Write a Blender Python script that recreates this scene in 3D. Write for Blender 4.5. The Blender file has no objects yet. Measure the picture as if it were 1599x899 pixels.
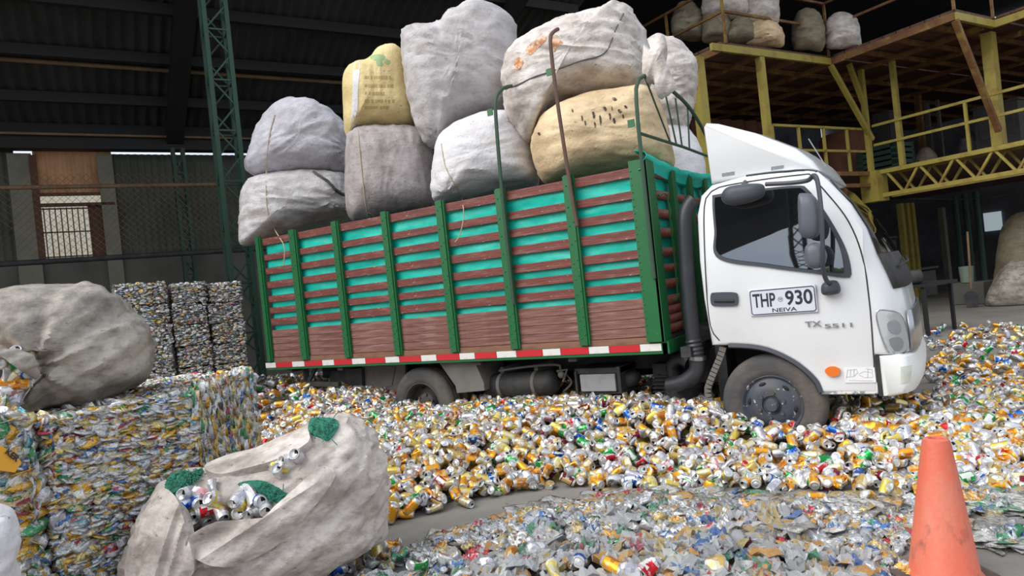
import bpy, math, random
import numpy as np
from mathutils import Vector, Matrix, noise
from mathutils.bvhtree import BVHTree
random.seed(7); rng = np.random.default_rng(7)
scn = bpy.context.scene; COL = scn.collection

# ------------------------------------------------------------------ camera
RC = np.array([[0.845, 0.5243, -0.105], [-0.0896, -0.0548, -0.9945], [-0.5272, 0.8498, 0.0007]])
_u, _s, _v = np.linalg.svd(RC); RC = _u @ _v
CAM = np.array([1.1531, -5.2444, 1.44]); FPX = 1080.0
cam = bpy.data.cameras.new('camera'); camo = bpy.data.objects.new('camera', cam); COL.objects.link(camo)
cam.sensor_width = 36; cam.lens = FPX / 1599 * 36; cam.clip_end = 400
m = Matrix.Identity(4)
for i in range(3):
    m[i][0] = RC[0][i]; m[i][1] = -RC[1][i]; m[i][2] = -RC[2][i]; m[i][3] = CAM[i]
camo.matrix_world = m; scn.camera = camo
# ------------------------------------------------------------------ light and exposure
scn.view_settings.view_transform = 'Standard'; scn.view_settings.look = 'None'
scn.view_settings.gamma = 1; scn.view_settings.use_curve_mapping = False
scn.view_settings.exposure = 0.32
wd = bpy.data.worlds.new('overcast_sky'); scn.world = wd; wd.use_nodes = True
nt = wd.node_tree; nt.nodes.clear()
wo = nt.nodes.new('ShaderNodeOutputWorld'); bg = nt.nodes.new('ShaderNodeBackground')
tc = nt.nodes.new('ShaderNodeTexCoord'); ns = nt.nodes.new('ShaderNodeTexNoise'); rp = nt.nodes.new('ShaderNodeValToRGB')
ns.inputs['Scale'].default_value = 2.2; ns.inputs['Detail'].default_value = 4
rp.color_ramp.elements[0].position = .35; rp.color_ramp.elements[0].color = (.62, .74, .92, 1)
rp.color_ramp.elements[1].position = .6; rp.color_ramp.elements[1].color = (.95, .97, 1, 1)
nt.links.new(tc.outputs['Generated'], ns.inputs['Vector']); nt.links.new(ns.outputs['Fac'], rp.inputs['Fac'])
nt.links.new(rp.outputs['Color'], bg.inputs['Color']); nt.links.new(bg.outputs['Background'], wo.inputs['Surface'])
bg.inputs['Strength'].default_value = 0.85
sun = bpy.data.lights.new('veiled_sun', 'SUN'); sun.energy = 2.7; sun.angle = math.radians(55); sun.color = (1, .97, .92)
so = bpy.data.objects.new('veiled_sun', sun); COL.objects.link(so); so.location = (-6, -12, 14)
so.rotation_euler = Vector((.42, .72, -.72)).to_track_quat('-Z', 'Y').to_euler()

# ------------------------------------------------------------------ geometry of the view: rays onto real planes
def ray(px, py): return RC.T @ np.array([(px - 800) / FPX, (py - 450) / FPX, 1.])
def on_y(px, py, y): d = ray(px, py); return CAM + d * (y - CAM[1]) / d[1]
def on_x(px, py, x): d = ray(px, py); return CAM + d * (x - CAM[0]) / d[0]
def on_z(px, py, z): d = ray(px, py); return CAM + d * (z - CAM[2]) / d[2]
def on_plane(px, py, P, n): d = ray(px, py); return CAM + d * (np.dot(np.array(P) - CAM, n) / np.dot(d, n))
def project(P):
    v = RC @ (np.array(P) - CAM); return 800 + FPX * v[0] / v[2], 450 + FPX * v[1] / v[2], v[2]
TH = math.radians(62.7); UU = np.array([math.cos(TH), math.sin(TH), 0]); VV = np.array([-math.sin(TH), math.cos(TH), 0])
CG = np.array([CAM[0], CAM[1], 0])
def B(u, v, z): return CG + u * UU + v * VV + np.array([0, 0, z])     # the building's own axes
def on_v(px, py, v): d = ray(px, py); return CAM + d * v / (d @ VV)
def on_u(px, py, u): d = ray(px, py); return CAM + d * u / (d @ UU)
def uvz(P): q = np.array(P) - CG; return q @ UU, q @ VV, P[2]

# ------------------------------------------------------------------ materials
def srgb(*c):
    c = [x / 255 for x in c]
    return tuple(x / 12.92 if x <= .04045 else ((x + .055) / 1.055) ** 2.4 for x in c) + (1,)
MATS = {}
def mat(name, c, layers=(), rough=.6, metal=0., bump=0., bscale=40., bstretch=(1, 1, 1), spec=.5, attr=None, coat=0., translucent=0.):
    """c: sRGB 0-255; layers: (colour, scale, lo, hi, strength, stretch) mixed over it by noise in object space"""
    if name in MATS: return MATS[name]
    mt = bpy.data.materials.new(name); mt.use_nodes = True; t = mt.node_tree; N = t.nodes; L = t.links
    p = N['Principled BSDF']; p.inputs['Roughness'].default_value = rough; p.inputs['Metallic'].default_value = metal
    p.inputs['Specular IOR Level'].default_value = spec; p.inputs['Coat Weight'].default_value = coat
    co = N.new('ShaderNodeTexCoord')
    if attr:
        a = N.new('ShaderNodeAttribute'); a.attribute_name = attr; cur = a.outputs['Color']
    else:
        r = N.new('ShaderNodeRGB'); r.outputs[0].default_value = srgb(*c); cur = r.outputs[0]
    for i, (lc, sc, lo, hi, st, stretch) in enumerate(layers):
        mp = N.new('ShaderNodeMapping'); mp.inputs['Scale'].default_value = stretch; mp.inputs['Location'].default_value = (i * 3.1, i * 1.7, 0)
        L.new(co.outputs['Object'], mp.inputs['Vector'])
        nn = N.new('ShaderNodeTexNoise'); nn.inputs['Scale'].default_value = sc; nn.inputs['Detail'].default_value = 5; nn.inputs['Roughness'].default_value = .62
        L.new(mp.outputs[0], nn.inputs['Vector'])
        mr = N.new('ShaderNodeMapRange'); mr.inputs['From Min'].default_value = lo; mr.inputs['From Max'].default_value = hi
        mr.inputs['To Max'].default_value = st; L.new(nn.outputs['Fac'], mr.inputs['Value'])
        mx = N.new('ShaderNodeMix'); mx.data_type = 'RGBA'; L.new(mr.outputs[0], mx.inputs['Factor'])
        L.new(cur, mx.inputs['A']); mx.inputs['B'].default_value = srgb(*lc); cur = mx.outputs['Result']
    L.new(cur, p.inputs['Base Color'])
    if bump:
        mp = N.new('ShaderNodeMapping'); mp.inputs['Scale'].default_value = bstretch; L.new(co.outputs['Object'], mp.inputs['Vector'])
        nn = N.new('ShaderNodeTexNoise'); nn.inputs['Scale'].default_value = bscale; nn.inputs['Detail'].default_value = 6
        L.new(mp.outputs[0], nn.inputs['Vector'])
        bp = N.new('ShaderNodeBump'); bp.inputs['Strength'].default_value = bump; bp.inputs['Distance'].default_value = .02
        L.new(nn.outputs['Fac'], bp.inputs['Height']); L.new(bp.outputs[0], p.inputs['Normal'])
    if translucent:
        tr = N.new('ShaderNodeBsdfTranslucent'); L.new(cur, tr.inputs['Color']); ms = N.new('ShaderNodeMixShader')
        ms.inputs[0].default_value = translucent; L.new(p.outputs[0], ms.inputs[1]); L.new(tr.outputs[0], ms.inputs[2])
        L.new(ms.outputs[0], N['Material Output'].inputs['Surface'])
    MATS[name] = mt; return mt
I3 = (1, 1, 1)
CAN = mat('printed_aluminium', None, [((214, 212, 206), 34, .57, .6, .75, I3), ((74, 60, 46), 22, .64, .68, .6, I3)], attr='Col', rough=.3, metal=.55, bump=.15, bscale=60)
PRESSED = mat('pressed_aluminium', None, [((206, 207, 210), 40, .55, .58, .8, I3), ((92, 84, 74), 28, .60, .66, .7, I3)], attr='Col', rough=.34, metal=.6, bump=.6, bscale=70)
SLABM = mat('dull_pressed_sheet', None, [((188, 186, 178), 26, .5, .56, .8, I3), ((108, 100, 86), 16, .54, .62, .8, I3), ((170, 140, 84), 11, .6, .66, .6, I3)], attr='Col', rough=.4, metal=.5, bump=.8, bscale=60)
def sackmat(n, c, dirt, k=.75, fleck=(60, 50, 42)):
    return mat(n, c, [(dirt, 3.0, .42, .68, k, (1, 1, 1.6)), (dirt, 11, .48, .7, k * .7, (1, 1, 2)), (fleck, 19, .64, .7, .6, (1, 1, 2.2))], rough=.62, bump=.35, bscale=38)
WHITE = mat('white_truck_paint', (222, 224, 227), [((200, 200, 196), 2.5, .55, .8, .35, I3)], rough=.25, coat=.5)
WHITEP = mat('white_plastic', (228, 230, 230), rough=.4)
BLACKR = mat('black_rubber', (40, 41, 44), [((70, 68, 66), 6, .45, .7, .6, I3)], rough=.75, bump=.2)
TYRE = mat('dusty_tyre_rubber', (72, 71, 72), [((110, 102, 92), 4, .4, .7, .7, I3)], rough=.85, bump=.3, bscale=25)
RIM = mat('grey_painted_rim', (62, 68, 80), [((195, 195, 190), 22, .62, .66, .8, I3), ((95, 90, 85), 6, .45, .7, .5, I3)], rough=.55)
RIMD = mat('dusty_dark_rim', (70, 68, 68), [((100, 95, 88), 6, .4, .7, .6, I3)], rough=.8)
CHASSIS = mat('grimy_chassis_steel', (42, 42, 45), [((78, 74, 70), 5, .45, .7, .6, I3)], rough=.7, bump=.2)
DUST = mat('dusty_grey_steel', (112, 109, 106), [((80, 77, 74), 4, .4, .7, .6, I3)], rough=.75)
GREEN = mat('green_post_paint', (24, 98, 52), [((70, 92, 74), 6, .55, .75, .7, I3), ((150, 150, 140), 30, .68, .72, .5, I3)], rough=.42)
DKGREEN = mat('dark_green_steel', (30, 66, 52), [((54, 60, 50), 4, .45, .7, .6, I3)], rough=.6)
WOOD = mat('maroon_painted_planks', (118, 58, 50), [((148, 112, 102), 5, .5, .75, .75, (1, 1, 5)), ((84, 46, 42), 3, .45, .7, .6, (.4, 1, 6)), ((205, 190, 180), 14, .64, .7, .5, (1, 1, 2.5))], rough=.6, bump=.25, bscale=30, bstretch=(.3, 1, 4))
WOODW = mat('weathered_lower_planks', (134, 94, 86), [((104, 60, 54), 4, .42, .62, .8, (.5, 1, 6)), ((168, 142, 132), 6, .52, .75, .7, (.5, 1, 6)), ((84, 68, 62), 9, .6, .75, .7, (1, 1, 3))], rough=.75, bump=.3, bscale=30, bstretch=(.3, 1, 4))
RAIL = mat('orange_brown_sill', (134, 96, 76), [((96, 66, 54), 5, .45, .7, .7, (1, 1, 4))], rough=.7)
TARP = mat('teal_tarpaulin', (16, 196, 176), [((10, 170, 154), 4, .45, .7, .7, I3), ((90, 218, 204), 8, .6, .8, .4, I3)], rough=.45, bump=.3, bscale=14)
REDT = mat('red_reflector_tape', (196, 36, 48), [((150, 60, 60), 20, .58, .7, .6, I3)], rough=.4)
WHT = mat('white_reflector_tape', (222, 220, 218), [((170, 160, 155), 14, .55, .7, .6, I3)], rough=.4)
GLASS = mat('dark_tinted_glass', (14, 16, 20), rough=.02, spec=.5, coat=0.)
GLASS.node_tree.nodes['Principled BSDF'].inputs['IOR'].default_value = 3.4
GREYP = mat('dark_grey_plastic', (62, 66, 74), rough=.5)
MIRR = mat('grey_mirror_shell', (88, 92, 102), rough=.45)
CHROME = mat('brushed_chrome', (180, 182, 186), rough=.25, metal=.9)
INK = mat('navy_black_ink', (34, 38, 54), rough=.5)
PLATE = mat('plate_white', (205, 208, 220), rough=.45)
LENS = mat('clear_headlight_lens', (206, 210, 212), [((160, 162, 164), 5, .45, .55, .5, I3)], rough=.08, coat=1., metal=.3)
AMBER = mat('amber_lens', (226, 112, 34), rough=.25, coat=.6)
ROPE = mat('pale_rope', (186, 172, 142), rough=.9)
STRAP = mat('grey_webbing', (88, 88, 90), rough=.8)
YELLOW = mat('yellow_steel_paint', (160, 145, 66), [((120, 84, 44), 3, .5, .68, .7, I3)], rough=.55)
RUSTY = mat('rusted_yellow_steel', (124, 88, 52), [((96, 56, 36), 4, .42, .65, .8, I3), ((160, 140, 60), 3, .55, .7, .7, I3)], rough=.7)
PLANK = mat('reddish_deck_boards', (108, 76, 62), [((60, 44, 38), 3, .4, .7, .8, (1, 4, 1))], rough=.8)
CONCRETE = mat('worn_concrete', (134, 130, 124), [((108, 103, 97), 1.1, .4, .7, .8, I3), ((150, 146, 140), 5, .5, .8, .5, I3), ((84, 78, 72), 9, .64, .74, .5, I3)], rough=.85, bump=.15)
ROOF = mat('aged_fibre_cement_sheets', (58, 59, 60), [((36, 36, 37), 1.2, .4, .7, .8, I3)], rough=.9)
DARKST = mat('dark_steel', (26, 26, 27), rough=.7)  # one even near-black for beams, stands and cable
WALLG = mat('olive_grey_wall_sheeting', (84, 88, 78), [((60, 62, 56), 1.5, .4, .7, .7, I3)], rough=.85)
BLOCKW = mat('grey_block_wall', (98, 96, 90), [((70, 68, 64), 2, .4, .7, .7, I3)], rough=.9)
PILAST = mat('pale_concrete_pilaster', (128, 126, 114), [((90, 88, 80), 2, .4, .7, .6, I3)], rough=.9)
BROWN = mat('brown_frame', (86, 58, 44), rough=.8)
AWNING = mat('brown_translucent_sheeting', (212, 180, 150), [((150, 112, 86), 2, .4, .7, .7, I3)], rough=.7, translucent=.55)
CREAM = mat('cream_outside_wall', (252, 244, 222), [((214, 196, 160), 2, .5, .75, .6, I3)], rough=.9)
CONT = mat('rust_brown_container', (128, 82, 60), [((84, 56, 44), 1.6, .4, .65, .8, I3)], rough=.75)
BLACKW = mat('dark_back_wall', (104, 104, 110), [((66, 66, 70), 1, .4, .7, .8, I3)], rough=.95)
PIPE = mat('rusty_beige_pipe', (132, 108, 82), [((90, 66, 48), 3, .4, .7, .7, I3)], rough=.7)
CONE = mat('faded_orange_plastic', (208, 102, 78), [((200, 130, 108), 6, .45, .7, .7, (1, 1, .5)), ((120, 76, 64), 12, .58, .72, .75, (1, 1, .6))], rough=.55, bump=.15)
NET = mat('green_net', (44, 128, 104), [((28, 96, 78), 40, .4, .6, .8, I3)], rough=.8, bump=.6, bscale=70)
GRASS = mat('distant_foliage', (62, 92, 48), [((40, 62, 34), 3, .4, .6, .8, I3)], rough=.9)

# ------------------------------------------------------------------ mesh building
class MB:
    def __init__(s): s.v = []; s.f = []; s.c = []; s.smooth = True
    def add(s, V, F, col=None):
        o = len(s.v); s.v.extend([tuple(map(float, p)) for p in V]); s.f.extend([tuple(i + o for i in f) for f in F])
        if col is not None: s.c.extend([col] * len(F) if not isinstance(col, list) else col)
        return s
    def box(s, x0, x1, y0, y1, z0, z1):
        V = [(x, y, z) for x in (x0, x1) for y in (y0, y1) for z in (z0, z1)]
        return s.add(V, [(0, 1, 3, 2), (4, 6, 7, 5), (0, 4, 5, 1), (2, 3, 7, 6), (0, 2, 6, 4), (1, 5, 7, 3)])
    def obox(s, c, a, b, d):
        c, a, b, d = map(np.array, (c, a, b, d))
        V = [c + i * a + j * b + k * d for i in (-1, 1) for j in (-1, 1) for k in (-1, 1)]
        return s.add(V, [(0, 1, 3, 2), (4, 6, 7, 5), (0, 4, 5, 1), (2, 3, 7, 6), (0, 2, 6, 4), (1, 5, 7, 3)])
    def bar(s, p, q, w, h, up=(0, 0, 1)):
        p, q, up = np.array(p, float), np.array(q, float), np.array(up, float); d = q - p; n = np.linalg.norm(d); d /= n
        if abs(d @ up) > .95: up = np.array([UU[0], UU[1], 0.])
        a = np.cross(d, up); a /= np.linalg.norm(a); b = np.cross(a, d)
        return s.obox((p + q) / 2, d * n / 2, a * w / 2, b * h / 2)
    def tube(s, pts, r, n=8, caps=True):
        pts = [np.array(p, float) for p in pts]; V = []; F = []; prev = None
        for i, p in enumerate(pts):
            t = pts[min(i + 1, len(pts) - 1)] - pts[max(i - 1, 0)]; t /= np.linalg.norm(t) + 1e-9
            if prev is None:
                a = np.cross(t, (0, 0, 1) if abs(t[2]) < .9 else (1, 0, 0))
            else: a = prev - t * (prev @ t)
            a /= np.linalg.norm(a); prev = a; b = np.cross(t, a); rr = r[i] if hasattr(r, '__len__') else r
            V += [p + rr * (math.cos(6.28318 * k / n) * a + math.sin(6.28318 * k / n) * b) for k in range(n)]
        for i in range(len(pts) - 1):
            F += [(i * n + k, i * n + (k + 1) % n, (i + 1) * n + (k + 1) % n, (i + 1) * n + k) for k in range(n)]
        if caps: F += [tuple(range(n))[::-1], tuple((len(pts) - 1) * n + k for k in range(n))]
        return s.add(V, F)
    def lathe(s, c, axis, prof, n=32):
        """prof: (radius, distance along axis)"""
        c, ax = np.array(c, float), np.array(axis, float); ax /= np.linalg.norm(ax)
        a = np.cross(ax, (0, 0, 1) if abs(ax[2]) < .9 else (1, 0, 0)); a /= np.linalg.norm(a); b = np.cross(ax, a); V = []; F = []
        for r, h in prof: V += [c + ax * h + max(r, 1e-4) * (math.cos(6.28318 * k / n) * a + math.sin(6.28318 * k / n) * b) for k in range(n)]
        for i in range(len(prof) - 1):
            F += [(i * n + k, i * n + (k + 1) % n, (i + 1) * n + (k + 1) % n, (i + 1) * n + k) for k in range(n)]
        return s.add(V, F)
    def ell(s, c, r, n=16, m=10, M=None, p=1.0):
        V = []; F = []
        def sg(x): return math.copysign(abs(x) ** p, x)
        for i in range(m + 1):
            th = math.pi * i / m
            for k in range(n):
                ph = 2 * math.pi * k / n
                q = np.array([sg(math.sin(th)) * sg(math.cos(ph)) * r[0], sg(math.sin(th)) * sg(math.sin(ph)) * r[1], sg(math.cos(th)) * r[2]])
                V.append(np.array(c) + (M @ q if M is not None else q))
        for i in range(m):
            F += [(i * n + k, (i + 1) * n + k, (i + 1) * n + (k + 1) % n, i * n + (k + 1) % n) for k in range(n)]
        return s.add(V, F)
    def prism(s, poly, e):
        """poly: list of 3D points, extruded by vector e"""
        n = len(poly); V = [np.array(p, float) for p in poly]; V += [p + np.array(e, float) for p in V]
        return s.add(V, [tuple(range(n))[::-1], tuple(range(n, 2 * n))] + [(i, (i + 1) % n, n + (i + 1) % n, n + i) for i in range(n)])

def wpos(o):
    p = np.zeros(3)
    while o is not None: p += np.array(o.location); o = o.parent
    return p
def obj(name, mb, material, parent=None, origin=None, bev=0, flat=False):
    V = np.array(mb.v, float); me = bpy.data.meshes.new(name)
    if origin is None:
        lo, hi = V.min(0), V.max(0); origin = np.array([(lo[0] + hi[0]) / 2, (lo[1] + hi[1]) / 2, lo[2] if parent is None else (lo[2] + hi[2]) / 2])
    origin = np.array(origin, float)
    me.from_pydata((V - origin).tolist(), [], mb.f); me.validate()
    if not flat: me.polygons.foreach_set('use_smooth', [True] * len(me.polygons))
    if mb.c:
        a = me.attributes.new('Col', 'FLOAT_COLOR', 'FACE'); a.data.foreach_set('color', np.array(mb.c, float).ravel())
    me.materials.append(material); me.update()
    o = bpy.data.objects.new(name, me); COL.objects.link(o)
    if parent is not None: o.parent = parent; o.location = origin - wpos(parent)
    else: o.location = origin
    if bev:
        b = o.modifiers.new('bevel', 'BEVEL'); b.width = bev; b.segments = 2; b.limit_method = 'ANGLE'; b.angle_limit = math.radians(40)
    if not flat and len(V) > 8 or bev:
        try: me.set_sharp_from_angle(angle=math.radians(42))
        except Exception: pass
    return o
def tag(o, label, cat, group=None, kind=None):
    o['label'] = label; o['category'] = cat
    if group: o['group'] = group
    if kind: o['kind'] = kind
    return o
def thing(name, loc, label, cat, group=None):
    o = bpy.data.objects.new(name, None); COL.objects.link(o); o.location = loc; o.empty_display_size = .1
    return tag(o, label, cat, group)
def structure(name, mb, material, **k):
    o = obj(name, mb, material, flat=k.pop('flat', True), **k); o['kind'] = 'structure'; return o

def spline(pts, n, closed=True):
    P = np.array(pts, float); m_ = len(P); out = []
    seg = m_ if closed else m_ - 1; per = 14
    for i in range(seg):
        if closed: p0, p1, p2, p3 = P[i - 1], P[i], P[(i + 1) % m_], P[(i + 2) % m_]
        else: p0, p1, p2, p3 = P[max(i - 1, 0)], P[i], P[i + 1], P[min(i + 2, m_ - 1)]
        for k in range(per):
            t = k / per
            out.append(.5 * ((2 * p1) + (-p0 + p2) * t + (2 * p0 - 5 * p1 + 4 * p2 - p3) * t * t + (-p0 + 3 * p1 - 3 * p2 + p3) * t ** 3))
    if not closed: out.append(P[-1])
    out = np.array(out); q = np.vstack([out, out[:1]]) if closed else out
    d = np.r_[0, np.cumsum(np.linalg.norm(np.diff(q, axis=0), axis=1))]
    s_ = np.linspace(0, d[-1], n + 1)[:-1] if closed else np.linspace(0, d[-1], n)
    return np.stack([np.interp(s_, d, q[:, k]) for k in range(q.shape[1])], 1)

# ------------------------------------------------------------------ the setting
g = MB(); nx = 60
g.box(-60, 60, -60, 60, -.2, 0)
structure('floor', g, CONCRETE)

def corrugated(mb, p0, ax, L, ay, W, nrm, pitch=.18, amp=.025):
    n = max(2, int(L / pitch * 6)); V = []; F = []
    for i in range(n + 1):
        h = amp * math.sin(6.28318 * i / 6)
        for j in (0, 1):
            V.append(np.array(p0) + np.array(ax) * L * i / n + np.array(ay) * W * j + np.array(nrm) * h)
    F = [(2 * i, 2 * i + 2, 2 * i + 3, 2 * i + 1) for i in range(n)]
    o = len(V); V += [p + np.array(nrm) * .03 for p in V]; F += [tuple(x + o for x in f)[::-1] for f in F]
    mb.add(V, F)
SL = .38; E0 = 4.9
def roof_z(v): return E0 + SL * (14 - v)
rf = MB(); k = math.hypot(1, SL)
corrugated(rf, B(-24, 14.4, roof_z(14.4)), UU, 32, (-VV + np.array([0, 0, SL])) / k, 5.0 * k, np.array([VV[0] * SL, VV[1] * SL, 1]) / k)
structure('ceiling_roof', rf, ROOF)
rr = MB(); rr.obox(B(17.5, 12, 9.0), UU * 9.5, VV * 6.5, (0, 0, .08)); structure('ceiling_high_roof', rr, ROOF)
w = MB(); w.obox(B(8.1, 11.8, 7.9), UU * .06, VV * 2.4, (0, 0, 1.2)); structure('wall_gable', w, BLACKW)
# purlins, main beam and rafters carry the roof
def beamthing(name, p, q, wd_, hh, mt, lab, cat='beam', group=None):
    b = MB(); b.bar(p, q, wd_, hh); o = obj(name, b, mt, flat=True); return tag(o, lab, cat, group)
for v, nm in ((12.9, 'lowest'), (11.9, 'second lowest'), (10.9, 'third lowest'), (9.9, 'topmost')):
    beamthing('purlin', B(-14, v, roof_z(v) - .12), B(7.9, v, roof_z(v) - .12), .1, .16, DARKST, f'dark steel purlin under the corrugated roof, {nm} of the four', 'purlin', 'purlins under the roof')
beamthing('eave_beam', B(-14, 13.8, 4.78), B(8, 13.8, 4.78), .25, .42, DARKST, 'long black beam along the top of the back wall under the roof')
for u, nm in ((1.45, 'left of the green lattice column'), (6.5, 'behind the sacks of the truck')):
    beamthing('rafter', B(u, 13.9, roof_z(13.9) - .2), B(u, 9.5, roof_z(9.5) - .2), .28, .3, DARKST, f'wide black sloping rafter under the roof, {nm}', 'rafter')
def pipe(p, q, r, mt, lab):
    b = MB(); b.tube([p, q], r, 10); return tag(obj('pipe', b, mt), lab, 'pipe')
pipe(on_v(-260, 74, 12.2), on_v(545, 130, 12.2), .035, PIPE, 'long beige pipe crossing below the corrugated roof at upper left')
pipe(on_v(-200, 297, 13.0), on_v(355, 288, 13.0), .035, PIPE, 'rusty brown pipe along the top of the wire fence')
pipe(on_v(-200, 425, 12.9), on_v(420, 388, 12.9), .045, CHASSIS, 'dark pipe along the foot of the wire fence above the bales')
pipe(on_v(-200, 203, 13.6), on_v(400, 217, 13.6), .022, PIPE, 'thin grey conduit fixed along the black eave beam')

# back wall with its opening
def vwall(u0, u1, z0, z1, v=14.0, th=.15):
    b = MB(); b.obox(B((u0 + u1) / 2, v + th / 2, (z0 + z1) / 2), UU * (u1 - u0) / 2, VV * th / 2, (0, 0, (z1 - z0) / 2)); return b
wl = vwall(-14, -.85, 0, 2.72)
for a in ((-.85, .40, 0, 2.72), (.40, 9, 0, 2.72)):
    b = vwall(*a); wl.add(b.v, b.f)
structure('wall_back', wl, BLOCKW)
wp = MB()
for u0, u1 in ((-14, -.98), (.40, 9.4)):
    corrugated(wp, B(u0, 14.05, 2.72), UU, u1 - u0, (0, 0, 1), 1.84 if u0 > 0 else 2.2, VV, .11, .012)
structure('wall_back_sheeting', wp, WALLG)
for i, (a, b_) in enumerate(((20, 58), (160, 184))):
    pa, pb = on_v(a, 330, 13.95), on_v(b_, 330, 13.95); ua, ub = uvz(pa)[0], uvz(pb)[0]
    structure(f'trim_{i+1}', vwall(ua, ub, 0, 4.53, 13.9, .2), PILAST)
# light opening with a steel grille, brown sheeting above
gr = MB()
for k in range(9):
    u = -.64 + k * .082
    gr.bar(B(u, 13.98, 2.76), B(u, 13.98, 3.62), .018, .018)
for z in (2.78, 3.2, 3.6): gr.bar(B(-.68, 13.98, z), B(.02, 13.98, z), .018, .022)
structure('window_1', gr, BROWN)
fr = MB(); fr.bar(B(-.72, 13.95, 2.7), B(-.72, 13.95, 4.5), .12, .1); fr.bar(B(-.75, 13.95, 3.66), B(.42, 13.95, 3.66), .1, .05); fr.bar(B(-.75, 13.95, 3.84), B(.42, 13.95, 3.84), .06, .05)
structure('trim_3', fr, BROWN)
dp = MB(); dp.obox(B(.24, 14.02, 3.2), UU * .24, VV * .03, (0, 0, .46)); structure('door_1', dp, BROWN)
aw = MB(); corrugated(aw, B(-.72, 14.06, 3.86), UU, 1.16, (0, 0, 1), 1.0, VV, .12, .02)
tag(obj('brown_sheeting', aw, AWNING), 'brown see-through corrugated sheeting hung above the barred opening', 'sheeting')
yw = MB(); yw.obox(B(0, 18.5, 2.5), UU * 6, VV * .1, (0, 0, 2.5)); structure('wall_outside', yw, CREAM)
# wire fence in front of the back wall
fe = MB(); d = .11
for k in range(int(5.2 / d) + 1):
    for sgn in (1, -1):
        u0 = -1.9 + k * d; h = 1.28; p, q = (u0, 2.72), (u0 + sgn * h, 2.72 + h)
        if q[0] < -1.9 or q[0] > 2.6: continue
        fe.tube([B(p[0], 12.95, p[1]), B(q[0], 12.95, q[1])], .0028, 3, False)
tag(obj('chain_link_fence', fe, PIPE), 'diamond wire fence stretched between the two horizontal pipes', 'fence', kind='stuff')
# right-hand back walls and container, dark machine hall
b = MB(); b.obox(B(17, 18, 4.4), UU * 9.5, VV * .1, (0, 0, 4.4)); structure('wall_far', b, BLACKW)
b = MB(); b.obox(B(27, 10, 4.4), UU * .1, VV * 8, (0, 0, 4.4)); structure('wall_right', b, BLACKW)
b = MB(); b.obox(B(9.0, 15.9, 4.4), UU * .08, VV * 2.0, (0, 0, 4.4)); structure('wall_inner', b, BLACKW)

# ------------------------------------------------------------------ lattice columns
def lattice_column(u, v, wd_, z1, label, mt=DKGREEN, lean=0, step=.34):
    t = thing('lattice_column', B(u, v, 0), label, 'column')
    cs = [(u - wd_ / 2, v - wd_ / 2), (u + wd_ / 2, v - wd_ / 2), (u + wd_ / 2, v + wd_ / 2), (u - wd_ / 2, v + wd_ / 2)]
    for a, c in cs:
        b = MB(); b.bar(B(a, c, 0), B(a, c, z1), .055, .055, UU); obj('leg', b, mt, t, flat=True)
    for i in range(4):
        b = MB(); (a, c), (a2, c2) = cs[i], cs[(i + 1) % 4]; z = .2; fl = 0
        while z + step < z1:
            p, q = ((a, c), (a2, c2)) if fl else ((a2, c2), (a, c))
            b.bar(B(*p, z), B(*q, z + step), .022, .022)
            if fl: b.bar(B(a, c, z), B(a2, c2, z), .022, .022)
            z += step; fl = 1 - fl
        obj('lacing', b, mt, t, flat=True)
    b = MB(); b.obox(B(u, v, .02), UU * wd_ * .8, VV * wd_ * .8, (0, 0, .02)); obj('base_plate', b, mt, t, flat=True)
    return t
_lc = uvz(on_v(363, 300, 9.9)); lattice_column(_lc[0], 9.9, .28, roof_z(9.9) - .35, 'tall green lattice column behind the tail of the truck')
lattice_column(1.46, 13.5, .16, roof_z(13.5) - .55, 'thin dark lattice column standing against the back wall at left', step=.3)

# ------------------------------------------------------------------ mezzanine on the right
ZL, ZU = 3.16, 5.69
def rod(parent, name, p, q, w_=.06, h_=None, mt=YELLOW):
    b = MB(); b.bar(p, q, w_, h_ or w_); return obj(name, b, mt, parent, flat=True)
up = thing('upper_mezzanine', B(13.9, 9, ZU - .1), 'upper yellow steel platform loaded with sacks at top right', 'platform')
def deck(parent, u0, u1, v0, v1, z):
    b = MB()
    n = max(2, int((v1 - v0) / .26)); w_ = (v1 - v0) / n
    for i in range(n): b.obox(B((u0 + u1) / 2, v0 + (i + .5) * w_, z), UU * (u1 - u0) / 2, VV * w_ * .47, (0, 0, .025))
    return obj('deck', b, PLANK, parent, flat=True)
deck(up, 10.6, 26, 9.06, 14, ZU); deck(up, 14.0, 26, 6.5, 9.0, ZU); deck(up, 15.4, 26, 2.5, 6.46, ZU)
def edge(p, q, mt=YELLOW): rod(up, 'edge_beam', p, q, .07, .14, mt)
zb = ZU - .12
edge(B(10.3, 9.02, zb), B(13.95, 9.02, zb), YELLOW); edge(B(10.6, 9.02, zb), B(10.6, 14, zb), RUSTY); edge(B(13.95, 9.06, zb), B(13.95, 6.5, zb), RUSTY)
edge(B(13.95, 6.5, zb), B(15.4, 6.5, zb)); edge(B(15.4, 6.5, zb), B(15.4, 2.5, zb))
for v in (9.9, 10.9, 11.9, 12.9): rod(up, 'joist', B(10.6, v, ZU - .1), B(26, v, ZU - .1), .06, .1, RUSTY)
for u in (11.7, 12.8, 13.95, 15.2, 16.6, 18, 19.4): rod(up, 'joist', B(u, 3 if u > 15.3 else (6.6 if u > 14.1 else 9.1), ZU - .16), B(u, 13.9, ZU - .16), .06, .1, RUSTY)
for v in (7.0, 7.7, 8.4): rod(up, 'joist', B(14, v, ZU - .1), B(24, v, ZU - .1), .06, .1, RUSTY)
for v in (3.4, 4.4, 5.4): rod(up, 'joist', B(15.4, v, ZU - .1), B(24, v, ZU - .1), .06, .1, RUSTY)
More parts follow.
